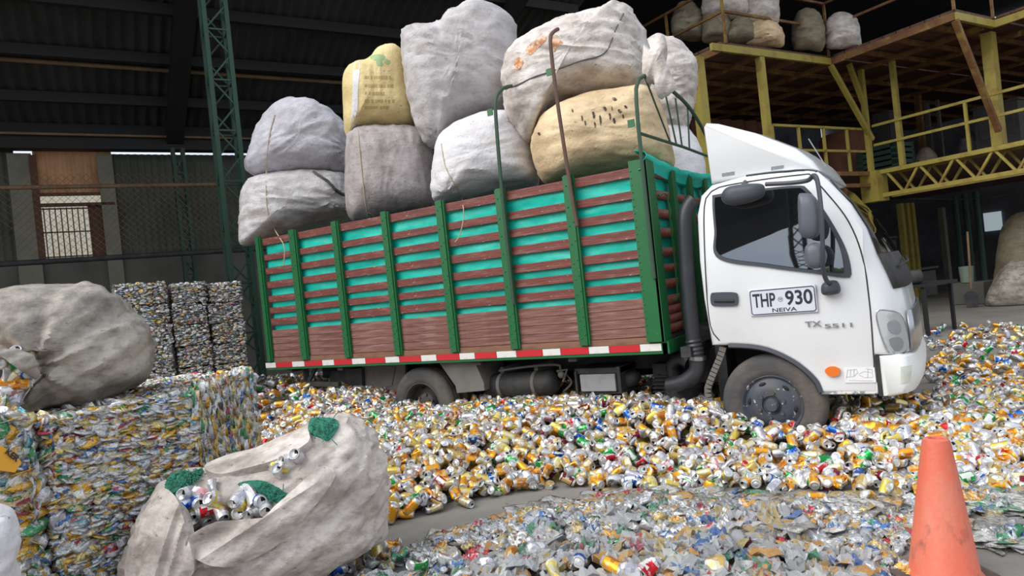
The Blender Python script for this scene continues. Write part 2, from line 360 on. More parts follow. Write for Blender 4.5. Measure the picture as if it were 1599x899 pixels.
def railing(parent, p, q, hs, n, post0=True, z=0, mt=RUSTY, wd_=.045):
    p, q = np.array(p), np.array(q)
    for h in hs: rod(parent, 'rail', p + (0, 0, h), q + (0, 0, h), wd_, wd_, mt)
    for i in range(0 if post0 else 1, n + 1):
        c = p + (q - p) * i / n; rod(parent, 'railing_post', c, c + (0, 0, hs[-1]), wd_, wd_, mt)
railing(up, B(10.75, 9.05, ZU), B(13.95, 9.05, ZU), (.62, 1.15), 1)
railing(up, B(10.75, 9.05, ZU), B(10.75, 13.5, ZU), (.62, 1.15), 3, False)
railing(up, B(13.95, 9.05, ZU), B(13.95, 6.5, ZU), (.62, 1.15), 1, False)
railing(up, B(15.4, 6.5, ZU), B(15.4, 2.6, ZU), (.62, 1.15), 2)
lo = thing('lower_mezzanine', B(15.2, 9, ZL), 'lower yellow steel walkway with trussed edge beam behind the truck cab', 'walkway')
deck(lo, 11.5, 15.2, 9.2, 14, ZL + .03); deck(lo, 15.2, 26, 3.0, 14, ZL + .03)
rod(lo, 'edge_beam', B(11.5, 9.1, ZL), B(15.2, 9.1, ZL), .09, .09, RUSTY); rod(lo, 'edge_beam', B(11.5, 9.1, ZL - .26), B(15.2, 9.1, ZL - .26), .09, .08, RUSTY)
tc0, tc1 = B(15.2, 9.0, ZL), B(15.2, 3.0, ZL); zt = ZL - .52
rod(lo, 'top_chord', tc0, tc1, .1, .09); rod(lo, 'bottom_chord', B(15.2, 9.0, zt), B(15.2, 3.0, zt), .1, .09)
rod(lo, 'top_chord', B(15.7, 9.0, ZL), B(15.7, 3.0, ZL), .08, .08); rod(lo, 'bottom_chord', B(15.7, 9.0, zt), B(15.7, 3.0, zt), .08, .08)
for uu in (15.2, 15.7):
    v = 8.8; i = 0
    while v > 3.4:
        a, c = (zt, ZL) if i % 2 else (ZL, zt)
        rod(lo, 'web_bar', B(uu, v, a), B(uu, v - .36, c), .045, .045); v -= .36; i += 1
b = MB(); b.obox(B(15.2, 9.1, ZL - .3), UU * .2, VV * .2, (0, 0, .34)); obj('corner_block', b, YELLOW, lo, flat=True)
railing(lo, B(15.2, 9.0, ZL), B(15.2, 3.2, ZL), (.62, 1.05), 3, False, mt=YELLOW, wd_=.055)
railing(lo, B(11.9, 9.1, ZL), B(15.2, 9.1, ZL), (.5, 1.0), 4, True, mt=YELLOW, wd_=.05)
def col(px0, py0, v=None, u=None, z0=0, z1=ZU - .2, w_=.11, lab='', mt=YELLOW):
    P = on_v(px0, py0, v) if v else on_u(px0, py0, u); a, c, _ = uvz(P)
    b = MB(); b.bar(B(a, c, z0), B(a, c, z1), w_, w_, UU); return tag(obj('steel_column', b, mt, flat=True), lab, 'column')
col(1094, 150, v=9.4, w_=.2, lab='thick yellow column between the sacks and the truck cab')
col(1192, 140, v=9.05, w_=.13, lab='slim yellow column rising behind the roof fairing of the truck')
col(1353, 190, v=9.05, z0=ZL, w_=.1, lab='yellow corner post where the two walkway railings meet')
col(1402, 180, u=15.25, z0=ZL, w_=.1, lab='yellow post on the walkway, first right of the corner post')
col(1550, 120, u=15.6, w_=.2, z0=ZL, lab='heavy yellow column at the right end of the upper platform')
col(1432, 140, u=19.5, z0=ZL, w_=.14, lab='dim yellow post deep on the lower walkway behind the railing', mt=RUSTY)
def brace(p, q, lab, mt=YELLOW, w_=.09):
    b = MB(); b.bar(p, q, w_, w_); tag(obj('diagonal_brace', b, mt, flat=True), lab, 'brace')
brace(B(13.9, 9.0, ZU - .2), B(15.15, 9.0, ZL + .75), 'yellow diagonal brace leaning onto the corner post under the upper platform')
brace(on_v(1326, 100, 9.05), on_v(1350, 165, 9.05), 'short yellow strut beside the corner post under the upper platform')
brace(B(13.95, 6.5, ZU - .2), on_u(1560, 205, 15.3), 'rusty yellow diagonal brace in front of the heavy yellow column', RUSTY, .1)

# ------------------------------------------------------------------ sacks
class Plane:
    def __init__(s, P, e1, n): s.P = np.array(P, float); s.e1 = np.array(e1, float); s.e2 = np.array([0, 0, 1.]); s.n = np.array(n, float)
    def to2(s, px, py): q = on_plane(px, py, s.P, s.n) - s.P; return np.array([q @ s.e1, q @ s.e2])
    def to3(s, a, b_, d): return s.P + a * s.e1 + b_ * s.e2 + d * s.n
def side_plane(y): return Plane((0, y, 0), (1, 0, 0), (0, -1, 0))
def facing(P):
    n = CAM - np.array(P); n[2] = 0; n /= np.linalg.norm(n); return Plane((P[0], P[1], 0), (-n[1], n[0], 0), n)
BV = {}
def bag(key, px, plane, T, seed=0, wr=.018, gathers=(), dents=(), floor=None, nr=26, na=120, p=2.6, Tb=None, wang=0., wf=(2.2, 8.), lump=.03, center=None):
    o2 = spline([plane.to2(*q) for q in px], na)
    c = o2.mean(0) if center is None else plane.to2(*center)
    Tb = Tb or T; V = []; F = []; ca, sa = math.cos(wang), math.sin(wang)
    G = [(plane.to2(a, b_), kk, am, R_) for a, b_, kk, am, R_ in gathers]
    D = [(plane.to2(a, b_), (plane.to2(a + r_, b_) - plane.to2(a, b_))[0] ** 2, dd) for a, b_, r_, dd in dents]
    def pt(o, s, side):
        q = c + s * (o - c); dep = (T if side > 0 else -Tb) * math.sqrt(max(0, 1 - s ** p))
        P3 = plane.to3(q[0], q[1], dep); sd = Vector((seed * 7.3, seed * 3.1, side * 5.))
        v3 = Vector(P3)
        disp = lump * noise.noise(v3 * 1.9 + sd)
        ra, rb = ca * q[0] + sa * q[1], -sa * q[0] + ca * q[1]
        w0 = noise.noise(v3 * 2.5 + sd) * .5
        w1 = noise.noise(Vector((ra * wf[0], rb * wf[1] + w0, dep * wf[0])) + sd)
        w2 = noise.noise(Vector((ra * wf[0] * 2.1, rb * wf[1] * 2.3 + w0, dep * 4)) + sd * 2)
        disp += wr * (1 - 2.4 * abs(w1)) + wr * .55 * (1 - 2.4 * abs(w2)) - wr * .5
        for gc, kk, am, R_ in G:
            r = np.linalg.norm(q - gc); an = math.atan2(q[1] - gc[1], q[0] - gc[0])
            disp += am * .8 * (math.cos(kk * an + 2.2 * noise.noise(v3 * 2 + sd)) - .35 * math.cos(2 * kk * an + 3 * noise.noise(v3 * 3 + sd))) * math.exp(-r / R_) * min(1, r / .1)
        if side > 0:
            for dc, r2, dd in D: disp -= dd * math.exp(-((q - dc) @ (q - dc)) / r2)
        u_ = (o - c) / (np.linalg.norm(o - c) + 1e-6); h = math.sqrt(max(0, 1 - s ** 2))
        nr_ = s * s * (plane.e1 * u_[0] + plane.e2 * u_[1]) + side * h * plane.n; nr_ /= np.linalg.norm(nr_) + 1e-6
        P3 = P3 + nr_ * disp * (1 if s < .995 else .6)
        if floor is not None and P3[2] < floor: P3[2] = floor + .002 * noise.noise(v3 * 9)
        return P3
    ss = [math.sin(math.pi / 2 * (k + 1) / nr) for k in range(nr)]
    V.append(pt(c + 1e-4, 0, 1))
    for s_ in ss: V += [pt(o, s_, 1) for o in o2]
    F += [(0, 1 + k, 1 + (k + 1) % na) for k in range(na)]
    for i in range(nr - 1):
        a = 1 + i * na; F += [(a + k, a + na + k, a + na + (k + 1) % na, a + (k + 1) % na) for k in range(na)]
    ring = 1 + (nr - 1) * na; base = len(V); last = ring
    for s_ in ss[-2::-1][::2]:
        st = len(V); V += [pt(o, s_, -1) for o in o2]
        F += [(last + k, st + k, st + (k + 1) % na, last + (k + 1) % na) for k in range(na)]; last = st
    V.append(pt(c + 1e-4, 0, -1)); e = len(V) - 1
    F += [(last + k, e, last + (k + 1) % na) for k in range(na)]
    mb = MB(); mb.add(V, F); BV[key] = BVHTree.FromPolygons([tuple(x) for x in mb.v], mb.f); mb.pl = plane
    return mb
def hit(bv, px, py):
    d = Vector(ray(px, py)).normalized(); r = bv.ray_cast(Vector(CAM), d)
    return (np.array(r[0]), np.array(r[1] if r[1].dot(d) < 0 else -r[1])) if r[0] else (None, None)
def patch(px, bv, off=.006, na=40, nr=5, smooth=True, depth=.012, back=True):
    """a panel laid on a surface: outline in the photo, each vertex found on the surface itself, with real thickness"""
    P = np.array(px, float)
    if smooth: o = spline(P, na)
    else:
        q = np.vstack([P, P[:1]]); d_ = np.r_[0, np.cumsum(np.linalg.norm(np.diff(q, axis=0), axis=1))]
        s_ = np.sort(np.r_[np.linspace(0, d_[-1], na, endpoint=False), d_[1:-1]]); o = np.stack([np.interp(s_, d_, q[:, k]) for k in (0, 1)], 1)
    n = len(o); c = P.mean(0); H = {}
    last = None
    for i in range(nr + 1):
        for k in range(n if i else 1):
            a = c + (o[k] - c) * i / nr; p_, nn = hit(bv, *a)
            if p_ is None:
                if last is None: last = (on_plane(c[0], c[1], CAM + ray(*c) * 4, -ray(*c)), -ray(*c) / np.linalg.norm(ray(*c)))
                dd = np.dot(last[0] - CAM, last[1]) / np.dot(ray(*a), last[1]); p_, nn = CAM + ray(*a) * dd, last[1]
            last = (p_, nn); H[(i, k)] = (p_, nn)
    V = [H[(0, 0)][0] + H[(0, 0)][1] * off]; F = []
    for i in range(1, nr + 1): V += [H[(i, k)][0] + H[(i, k)][1] * off for k in range(n)]
    F += [(0, 1 + k, 1 + (k + 1) % n) for k in range(n)]
    for i in range(nr - 1):
        a = 1 + i * n; F += [(a + k, a + n + k, a + n + (k + 1) % n, a + (k + 1) % n) for k in range(n)]
    st = len(V); V += [H[(nr, k)][0] + H[(nr, k)][1] * (off - depth) for k in range(n)]; a = 1 + (nr - 1) * n
    F += [(a + k, st + k, st + (k + 1) % n, a + (k + 1) % n) for k in range(n)]
    mb = MB(); mb.add(V, F); return mb
def seam(px, bv, r=.004, off=.001, n=30, closed=False):
    pts = spline(px, n, closed); out = []
    for q in pts:
        p_, nn = hit(bv, *q)
        if p_ is not None: out.append(p_ + nn * off)
    mb = MB()
    if len(out) > 1: mb.tube(out + ([out[0]] if closed else []), r, 5)
    return mb
SK = dict(
 white=sackmat('white_woven_sack', (216, 213, 214), (156, 145, 138), .7),
 lilac=sackmat('bluish_white_woven_sack', (204, 203, 212), (150, 142, 144), .6),
 clean=sackmat('clean_white_woven_sack', (222, 221, 226), (190, 182, 178), .5),
 grey=sackmat('grey_woven_sack', (192, 188, 190), (144, 136, 134), .6),
 dark=sackmat('dirty_taupe_sack', (178, 170, 170), (126, 116, 114), .75),
 yellow=sackmat('yellow_printed_sack', (228, 208, 152), (186, 160, 104), .5),
 beige=sackmat('beige_woven_sack', (228, 204, 166), (176, 146, 106), .6, (66, 48, 36)),
 dusty=sackmat('dirty_cream_sack', (220, 213, 208), (148, 134, 124), .8),
 torn=sackmat('dirty_torn_sack', (212, 203, 196), (118, 103, 94), .85),
 old=sackmat('grey_weathered_sack', (176, 168, 158), (92, 85, 79), .9),
 dim=sackmat('dull_beige_sack', (150, 140, 118), (100, 92, 78), .7))
def sack(px, plane, T, mt, label, seed, group=None, name='sack', **k):
    mb = bag(label, px, plane, T, seed, **k); o = obj(name, mb, SK[mt]); tag(o, label, 'sack', group); return o, BV[label]
GT = 'bulging sacks piled on the truck'
s1, b1 = sack([(373, 345), (378, 300), (395, 278), (440, 270), (500, 268), (540, 275), (549, 300), (549, 332), (500, 345), (440, 362), (395, 380), (378, 380)], facing(on_y(462, 322, .8)), .5, 'white', 'white sack sagging over the tail end of the truck, bottom of the pile', 1, GT, wang=-.2, wr=.02, gathers=((527, 318, 14, .03, .25),))
s2, b2 = sack([(381, 258), (392, 230), (412, 185), (440, 158), (475, 157), (512, 172), (540, 196), (547, 232), (545, 268), (500, 272), (440, 276), (395, 272)], facing(on_y(465, 220, .9)), .5, 'lilac', 'bluish white sack lying on the sagging white sack at the tail', 2, GT, wang=.5, wr=.016, gathers=((540, 240, 12, .025, .3),))
s3, b3 = sack([(540, 300), (541, 230), (552, 206), (600, 199), (650, 201), (672, 225), (678, 290), (676, 330), (620, 342), (552, 344)], facing(on_y(610, 270, .7)), .5, 'dark', 'taupe grey sack standing under the yellow sack', 3, GT, p=3.4, wr=.012, wang=1.5)
s4, b4 = sack([(538, 190), (537, 125), (552, 103), (575, 96), (598, 74), (625, 78), (640, 110), (648, 160), (648, 196), (600, 203), (560, 206), (545, 214)], facing(on_y(595, 140, .72)), .42, 'yellow', 'yellow sack with faded printing on top of the taupe sack', 4, GT, p=3.2, wr=.01, wang=1.4)
s5, b5 = sack([(632, 130), (627, 62), (640, 48), (672, 46), (705, 22), (745, 7), (785, 24), (803, 40), (809, 85), (800, 140), (788, 170), (745, 182), (712, 200), (684, 228), (664, 222), (648, 190)], facing(on_y(720, 110, .9)), .55, 'grey', 'tall pale grey sack, highest of the pile, right of the yellow one', 5, GT, wr=.02, wang=-.35, center=(720, 110), gathers=((680, 230, 12, .03, .3), (690, 60, 6, .03, .15)))
s6, b6 = sack([(674, 290), (684, 225), (712, 197), (760, 178), (800, 175), (828, 215), (838, 262), (838, 292), (790, 300), (730, 312), (685, 316)], facing(on_y(760, 250, .66)), .5, 'clean', 'clean white sack under the tall grey sack, behind the first bent pipe', 6, GT, wr=.012, gathers=((700, 310, 10, .02, .2),))
s7, b7 = sack([(788, 160), (789, 110), (805, 80), (850, 52), (900, 32), (945, 24), (965, 11), (985, 20), (1003, 48), (1013, 90), (1016, 135), (985, 150), (900, 158), (858, 175), (828, 222), (800, 196)], facing(on_y(895, 105, .85)), .6, 'dusty', 'huge dirty white sack with orange paint marks lying on the beige sack', 7, GT, wr=.022, wang=-.25, center=(895, 105), gathers=((1012, 105, 16, .03, .3), (965, 14, 8, .02, .2)))
s8, b8 = sack([(832, 225), (838, 200), (860, 172), (910, 155), (975, 146), (1015, 143), (1035, 175), (1047, 225), (1050, 260), (1000, 272), (920, 280), (858, 287), (840, 262)], facing(on_y(935, 215, .78)), .55, 'beige', 'beige sack with torn slits at the front corner of the truck bed', 8, GT, p=3.2, wr=.014, wang=-.1)
s9, b9 = sack([(1008, 150), (1006, 80), (1022, 60), (1040, 58), (1068, 74), (1086, 100), (1087, 140), (1078, 190), (1060, 215), (1030, 215)], facing(on_x(1048, 140, -1.35)), .42, 'dusty', 'creased off-white sack upright behind the front ladder rack', 9, GT, wr=.022)
s10, b10 = sack([(1028, 200), (1040, 180), (1062, 190), (1080, 205), (1098, 240), (1104, 290), (1108, 400), (1112, 528), (1056, 530), (1036, 400), (1025, 270)], facing(on_x(1062, 240, -1.3)), .4, 'clean', 'white sack wedged between the beige sack and the cab, only its top showing', 10, GT, wr=.016)
# tied neck of the huge sack
tn = bag('neck', [(1006, 100), (1008, 72), (1018, 78), (1030, 66), (1036, 56), (1042, 75), (1036, 92), (1046, 112), (1055, 134), (1046, 146), (1030, 152), (1024, 132), (1010, 124)], side_plane(.22), .09, 31, wr=.02, wang=1.2, na=70, nr=14)
obj('tied_neck', tn, SK['dusty'], s7)
# details that belong to the sacks
for q in ([(440, 100 + 0), (452, 100), (446, 0)],): pass
band = patch([(553, 103), (563, 100), (560, 140), (558, 206), (549, 207), (551, 150)], b4, .004, 40, 4); o = obj('white_stripe', band, SK['clean'], s4); o['label'] = 'white stripe'
def marks(parent, bv, rects, mt, nm):
    m_ = MB()
    for (x, y, w_, h_) in rects:
        q = patch([(x, y), (x + w_, y - w_ * .06), (x + w_, y + h_ - w_ * .06), (x, y + h_)], bv, .003, 8, 1, False, .002); m_.add(q.v, q.f)
    return obj(nm, m_, mt, parent)
rects = []
for ln, (y0, x1) in enumerate(((119, 612), (132, 611), (144, 602), (156, 615), (166, 610))):
    x = 570
    while x < x1:
        w_ = random.choice((2, 3, 3, 4)); rects.append((x, y0, w_, random.choice((4, 5, 5)))); x += w_ + random.choice((1.2, 1.2, 3))
PRINT = mat('faded_brown_print', (186, 162, 104), rough=.7)
for yy in sorted({r_[1] for r_ in rects}): marks(s4, b4, [r_ for r_ in rects if r_[1] == yy], PRINT, 'faded_lettering')
EMB = mat('faded_green_print', (150, 176, 128), rough=.7)
m_ = MB()
for q in ([(578, 90), (590, 85), (602, 88), (598, 94), (586, 95)], [(588, 96), (596, 95), (598, 102), (590, 103)], [(602, 92), (610, 97), (606, 101), (600, 98)]):
    t_ = patch(q, b4, .003, 16, 2, True, .002); m_.add(t_.v, t_.f)
obj('faded_emblem', m_, EMB, s4)
OR = mat('orange_paint_smears', (196, 130, 80), [((224, 208, 190), 24, .45, .6, .8, I3)], rough=.7)
m_ = MB()
for q in ([(822, 76), (838, 62), (850, 56), (854, 62), (842, 74), (830, 86), (824, 84)], [(858, 58), (866, 54), (874, 62), (880, 68), (872, 72), (864, 84), (860, 74)], [(804, 95), (812, 90), (818, 98), (812, 108), (805, 108)]):
    t_ = patch(q, b7, .003, 24, 3, True, .002); m_.add(t_.v, t_.f)
o = obj('paint_smears', m_, OR, s7); o['label'] = 'orange paint smears'
SLIT = mat('dark_tears', (70, 54, 42), [((170, 160, 150), 60, .55, .65, .8, I3)], rough=.6)
m_ = MB()
for (x, y, w_, h_) in ((908, 182, 3, 8), (913, 190, 3, 7), (925, 176, 5, 10), (936, 182, 4, 14), (928, 192, 3, 8), (942, 168, 6, 6), (956, 154, 8, 4), (951, 178, 4, 10), (957, 186, 5, 8), (965, 172, 6, 5), (975, 166, 5, 4), (893, 172, 3, 4), (972, 180, 3, 6), (840, 208, 5, 4), (955, 168, 2, 5)):
    t_ = patch([(x, y), (x + w_ * .6, y - 1), (x + w_, y + h_ * .6), (x + w_ * .5, y + h_)], b8, .003, 12, 2, True, .002); m_.add(t_.v, t_.f)
o = obj('tear', m_, SLIT, s8); o['label'] = 'small dark tears'
def ropeline(px, bv, r, mt, label, y=None, cat='rope', name='rope', n=40):
    out = []
    for q in spline(px, n, False):
        P, nn = (None, None)
        for bb in bv:
            p_, n_ = hit(bb, *q)
            if p_ is not None and (P is None or np.linalg.norm(p_ - CAM) < np.linalg.norm(P - CAM)): P, nn = p_, n_
        if P is None or P[1] < -.05: P, nn = on_y(q[0], q[1], -.03), np.array([0, -1, 0])
        out.append(P + nn * r * 1.1)
    out = np.array(out)
    for _ in range(2): out[1:-1] = (out[:-2] + out[1:-1] * 2 + out[2:]) / 4
    b_ = MB(); b_.tube(out, r, 6); return tag(obj(name, b_, mt), label, cat)
ropeline([(430, 180), (421, 215), (417, 260), (417, 320), (425, 350), (438, 372), (446, 385), (444, 415)], [b1, b2], .006, ROPE, 'thin rope hanging down the two sacks at the truck tail')
ropeline([(560, 205), (564, 250), (568, 290), (573, 330), (582, 345), (584, 336), (576, 332)], [b3], .005, ROPE, 'thin rope ending in a loop on the taupe grey sack')
ropeline([(690, 225), (697, 262), (712, 290), (722, 310), (725, 340), (718, 370), (712, 378)], [b6], .005, ROPE, 'thin rope hanging down the clean white sack')
ropeline([(490, 270), (512, 285), (528, 300), (545, 310)], [b1], .016, STRAP, 'wide grey strap across the sagging white sack', cat='strap', name='strap')
ropeline([(790, 140), (812, 132), (832, 122), (862, 112), (905, 96), (945, 84), (960, 50), (974, 22)], [b7], .006, STRAP, 'cord tied around the huge dirty white sack')

# ------------------------------------------------------------------ the truck
TR = thing('cargo_truck', (-2.3, 1.05, 0), 'white cab stake bed truck loaded with sacks, standing in the heap of cans', 'truck')
XB0, XB1, W = -5.54, -.75, 2.15
def part(name, mb, mt, **k): return obj(name, mb, mt, TR, **k)
b = MB(); b.box(XB0, XB1 + .01, .03, W - .03, .84, .93); part('bed_floor', b, CHASSIS, flat=True)
b = MB(); b.box(XB0, XB1 + .02, .012, .05, .80, .885); b.box(XB0, XB1 + .02, W - .05, W, .80, .885); b.box(XB1 - .02, XB1 + .035, .012, W, .80, .90); part('bed_side_rail', b, GREEN, flat=True)
b = MB(); b.box(-5.42, XB1 - .03, .02, .06, .885, .935); part('sill_board', b, RAIL, flat=True)
rows = [(2.305, 2.225), (2.12, 2.05), (1.965, 1.89), (1.81, 1.73), (1.645, 1.57), (1.51, 1.44), (1.385, 1.305)]
solid = [(1.25, 1.165), (1.163, 1.09), (1.088, 1.015), (1.013, .938)]
for (z1, z0) in rows:
    b = MB(); b.box(-5.44, XB1 - .05, .03, .055, z0, z1); part('side_board', b, WOOD, bev=.004)
    b = MB(); b.box(-5.44, XB1 - .05, W - .055, W - .03, z0, z1); part('side_board', b, WOOD)
    b = MB(); b.box(XB1 - .045, XB1 - .02, .06, W - .06, z0, z1); part('front_board', b, WOOD)
    b = MB(); b.box(-5.47, -5.445, .06, W - .06, z0, z1); part('rear_board', b, WOOD)
for (z1, z0) in solid:
    b = MB(); b.box(-5.44, XB1 - .05, .03, .055, z0, z1); part('lower_side_board', b, WOODW, bev=.004)
    b = MB(); b.box(-5.44, XB1 - .05, W - .055, W - .03, z0, z1); part('lower_side_board', b, WOODW)
    b = MB(); b.box(XB1 - .045, XB1 - .02, .06, W - .06, z0, z1); part('lower_front_board', b, WOOD)
    b = MB(); b.box(-5.47, -5.445, .06, W - .06, z0, z1); part('lower_rear_board', b, WOODW)
def post(x0, x1, y0=-.012, y1=.03, mt=GREEN):
    b = MB(); xc = (x0 + x1) / 2
    b.box(x0, x1, y0 + .012, y1, .9, 2.335); b.box(x0 + .018, x1 - .018, y0, y0 + .012, .9, 2.34)
    for (z1, z0) in rows + solid:
        for s_ in (-.018, .018):
            b.ell((xc + s_, y0 - .002, (z0 + z1) / 2 + s_ * .8), (.007, .006, .007), 6, 4)
    return part('stake_post', b, mt, flat=True)
for x0, x1 in ((-5.5, -5.41), (-4.93, -4.81), (-4.26, -4.16), (-3.56, -3.46), (-2.86, -2.76), (-2.18, -2.08), (-1.49, -1.39)):
    post(x0, x1); post(x0, x1, W - .03, W + .012)
# corner post with its two faces, and posts of the front wall
b = MB(); b.box(-.885, -.74, -.014, .028, .9, 2.35); b.box(-.76, -.735, -.014, .15, .9, 2.35)
for k in range(24):
    b.ell((-.873, -.016, .98 + k * .056), (.006, .005, .006), 6, 4); b.ell((-.733, .13, .98 + k * .056), (.005, .006, .006), 6, 4)
part('corner_post', b, GREEN, flat=True)
for y in (.62, 1.1, 1.6, 2.05):
    b = MB(); b.box(XB1 - .02, XB1 + .02, y - .05, y + .05, .88, 2.32)
    for k in range(16): b.ell((XB1 + .021, y + .03, 1. + k * .08), (.005, .006, .006), 6, 4)
    part('front_stake_post', b, GREEN, flat=True)
# reflector tape
px = [415, 431, 456.5, 475.7, 503.5, 522, 550, 571, 602, 624, 658, 682, 718, 742, 776, 807, 848, 876, 920, 952, 1000, 1034]
for i in range(len(px) - 1):
    yy = 571 - (px[i] - 415) * .036 - 6
    x0, x1 = on_y(px[i], yy, .01)[0], on_y(px[i + 1], yy, .01)[0]
    b = MB(); b.box(x0 + .002, x1 - .002, .006, .012, .825, .882); o = part('reflector_tape', b, WHT if i % 2 == 0 else REDT, flat=True); o['label'] = ('white', 'red')[i % 2] + ' reflector tape'
# roof bows (bent pipes) and ladder rack
def bow(name, pts, r, mt): b = MB(); b.tube(spline(pts, 40, False), r, 8); return part(name, b, mt)
DG = mat('dark_green_pipe', (50, 78, 60), [((70, 74, 66), 8, .5, .7, .6, I3)], rough=.5)
RB = mat('brown_rusty_pipe', (96, 70, 60), [((70, 52, 46), 8, .45, .7, .7, I3)], rough=.6)
bow('roof_bow', [(-2.08, -.03, 1.3), (-2.08, -.03, 2.3), (-2.06, -.03, 3.0), (-2.05, .0, 3.15), (-2.03, .1, 3.24), (-2.0, .2, 3.27)], .017, DG)
bow('roof_bow', [(-1.38, -.03, 1.9), (-1.41, -.03, 2.3), (-1.44, -.04, 3.0), (-1.45, -.03, 3.45), (-1.445, .02, 3.55), (-1.43, .1, 3.6)], .017, RB)
bow('roof_bow', [(-.765, -.025, 1.4), (-.765, -.025, 2.33), (-.76, -.02, 2.8), (-.75, .02, 2.96), (-.73, .14, 3.03), (-.72, .4, 3.05), (-.72, .8, 3.03), (-.72, 1.3, 2.95), (-.72, 1.8, 2.72), (-.72, 2.1, 2.35)], .017, DG)
for x, z in ((-2.12, 3.02), (-1.49, 3.22), (-.82, 2.64)):
    b = MB(); b.box(x - .028, x + .028, -.03, -.02, z - .03, z + .03); part('bow_bracket', b, GREEN, flat=True)
lad = MB(); lad.tube([(-.76, -.01, 2.55), (-.74, 1.0, 2.56), (-.74, 2.1, 2.56)], .013, 6); part('rack_rail', lad, DG)
for y0, y1 in ((.15, .65), (.62, .82), (.9, .98), (1.25, 1.2)):
    b = MB(); b.tube([(-.73, y0, 3.03 - .05 * y0), (-.74, y1, 2.56)], .008, 6); part('rack_bar', b, DG)
hd = MB(); hd.tube(spline([(-.72, .16, 2.06), (-.70, .24, 2.08), (-.69, .28, 2.0), (-.69, .28, 1.3), (-.71, .25, 1.2)], 24, False), .008, 6); part('grab_handle', hd, GREEN)
# tarpaulin lining inside the stakes, folded over the front wall
tp = thing('tarpaulin', (-3, 1, .95), 'teal plastic tarpaulin lining the stake bed behind the brown boards', 'tarpaulin')
def sheet(f, na, nb):
    V = [f(i / na, j / nb) for i in range(na + 1) for j in range(nb + 1)]; n = nb + 1
    F = [(i * n + j, (i + 1) * n + j, (i + 1) * n + j + 1, i * n + j + 1) for i in range(na) for j in range(nb)]
    mb = MB(); mb.add(V, F); return mb
def wob(a, b_, s_): return noise.noise(Vector((a * 2.2, b_ * 9, s_))) * .014 + noise.noise(Vector((a * 6, b_ * 22, s_))) * .006
o = obj('side_sheet', sheet(lambda i, j: (-5.4 + i * 4.6, .068 + wob(i * 4.6, j * 1.3, 1), .96 + j * (1.28 + .02 * noise.noise(Vector((i * 9, 0, 4))))), 200, 60), TARP, tp)
so_ = o.modifiers.new('thickness', 'SOLIDIFY'); so_.thickness = .002
o = obj('front_sheet', sheet(lambda i, j: (-.815 + wob(i * 2, j * 1.3, 7), .1 + i * 1.95, .96 + j * 1.3), 80, 50), TARP, tp)
so_ = o.modifiers.new('thickness', 'SOLIDIFY'); so_.thickness = .002
o = obj('folded_edge', sheet(lambda i, j: (-.80 + .09 * math.sin(j * 3.0) - .02 + .012 * noise.noise(Vector((i * 8, j * 3, 2))), -.03 + i * 2.15, 2.37 - .06 * math.sin(i * 3.1) + .05 * math.cos(j * 3.0) - .05 * (j > .8) + .012 * noise.noise(Vector((i * 14, j * 4, 9)))), 70, 12), TARP, tp)
so_ = o.modifiers.new('thickness', 'SOLIDIFY'); so_.thickness = .003

# cab ---------------------------------------------------------------
prof = [(-.40, .84), (-.425, 1.2), (-.43, 1.5), (-.415, 1.85), (-.37, 2.0), (-.28, 2.07), (0, 2.10), (.3, 2.09), (.47, 2.04), (.53, 1.97), (.66, 1.78), (.76, 1.6), (.85, 1.41), (.905, 1.27), (.935, 1.16), (.95, 1.0), (.955, .86), (.955, .72), (.72, .72), (.71, .455), (.345, .455), (.325, .535), (.28, .60), (.20, .68), (.10, .745), (0, .79), (-.1, .815), (-.25, .83)]
NF = len(prof)
def cab_loft(prof, y0, y1, secs, front, tumble=.03, xs=(.35, .45)):
    """closed side profile carried across the width; secs: (distance from side face, shrink); front(d): how far the nose is pulled back"""
    P = np.array(prof, float); n = len(P)
    e = np.roll(P, -1, 0) - np.roll(P, 1, 0); nn = np.stack([e[:, 1], -e[:, 0]], 1); nn /= np.linalg.norm(nn, axis=1)[:, None]
    area = .5 * np.sum(P[:, 0] * np.roll(P[:, 1], -1) - np.roll(P[:, 0], -1) * P[:, 1]); inn = -nn * (1 if area > 0 else -1)
    full = [(d_, s_, 0) for d_, s_ in secs] + [(d_, s_, 1) for d_, s_ in secs[::-1]]
    V = []; F = []
    for d_, s_, far in full:
        for i in range(n):
            x, z = P[i] + inn[i] * s_; x -= front(d_) * min(1, max(0, (x - xs[0]) / xs[1]))
            dy = d_ + tumble * min(1, max(0, z - 1.25) / .8) ** 1.3 * max(0, 1 - d_ / .6)
            V.append((x, y1 - dy if far else y0 + dy, z))
    m_ = len(full)
    for k in range(m_ - 1):
        F += [(k * n + i, k * n + (i + 1) % n, (k + 1) * n + (i + 1) % n, (k + 1) * n + i) for i in range(n)]
    F += [tuple(range(n))[::-1], tuple((m_ - 1) * n + i for i in range(n))]
    mb = MB(); mb.add(V, F); mb.n = n; mb.m = m_; return mb
secs = [(0, .035), (.008, .016), (.022, .004), (.05, 0), (.1, 0), (.18, 0), (.3, 0), (.5, 0), (.75, 0), (.95, 0)]
cab = cab_loft(prof, .07, 1.99, secs, lambda d_: .17 * math.exp(-d_ / .13), xs=(.72, .15))
cabo = part('cab_shell', cab, WHITE)
import bmesh
bm = bmesh.new(); bm.from_mesh(cabo.data); bmesh.ops.triangulate(bm, faces=[f for f in bm.faces if len(f.verts) > 4]); 
CB = BVHTree.FromBMesh(bm); off_ = Vector(wpos(cabo)); vs_ = [v.co + off_ for v in bm.verts]; CB = BVHTree.FromPolygons(vs_, [[v.index for v in f.verts] for f in bm.faces]); bm.free()
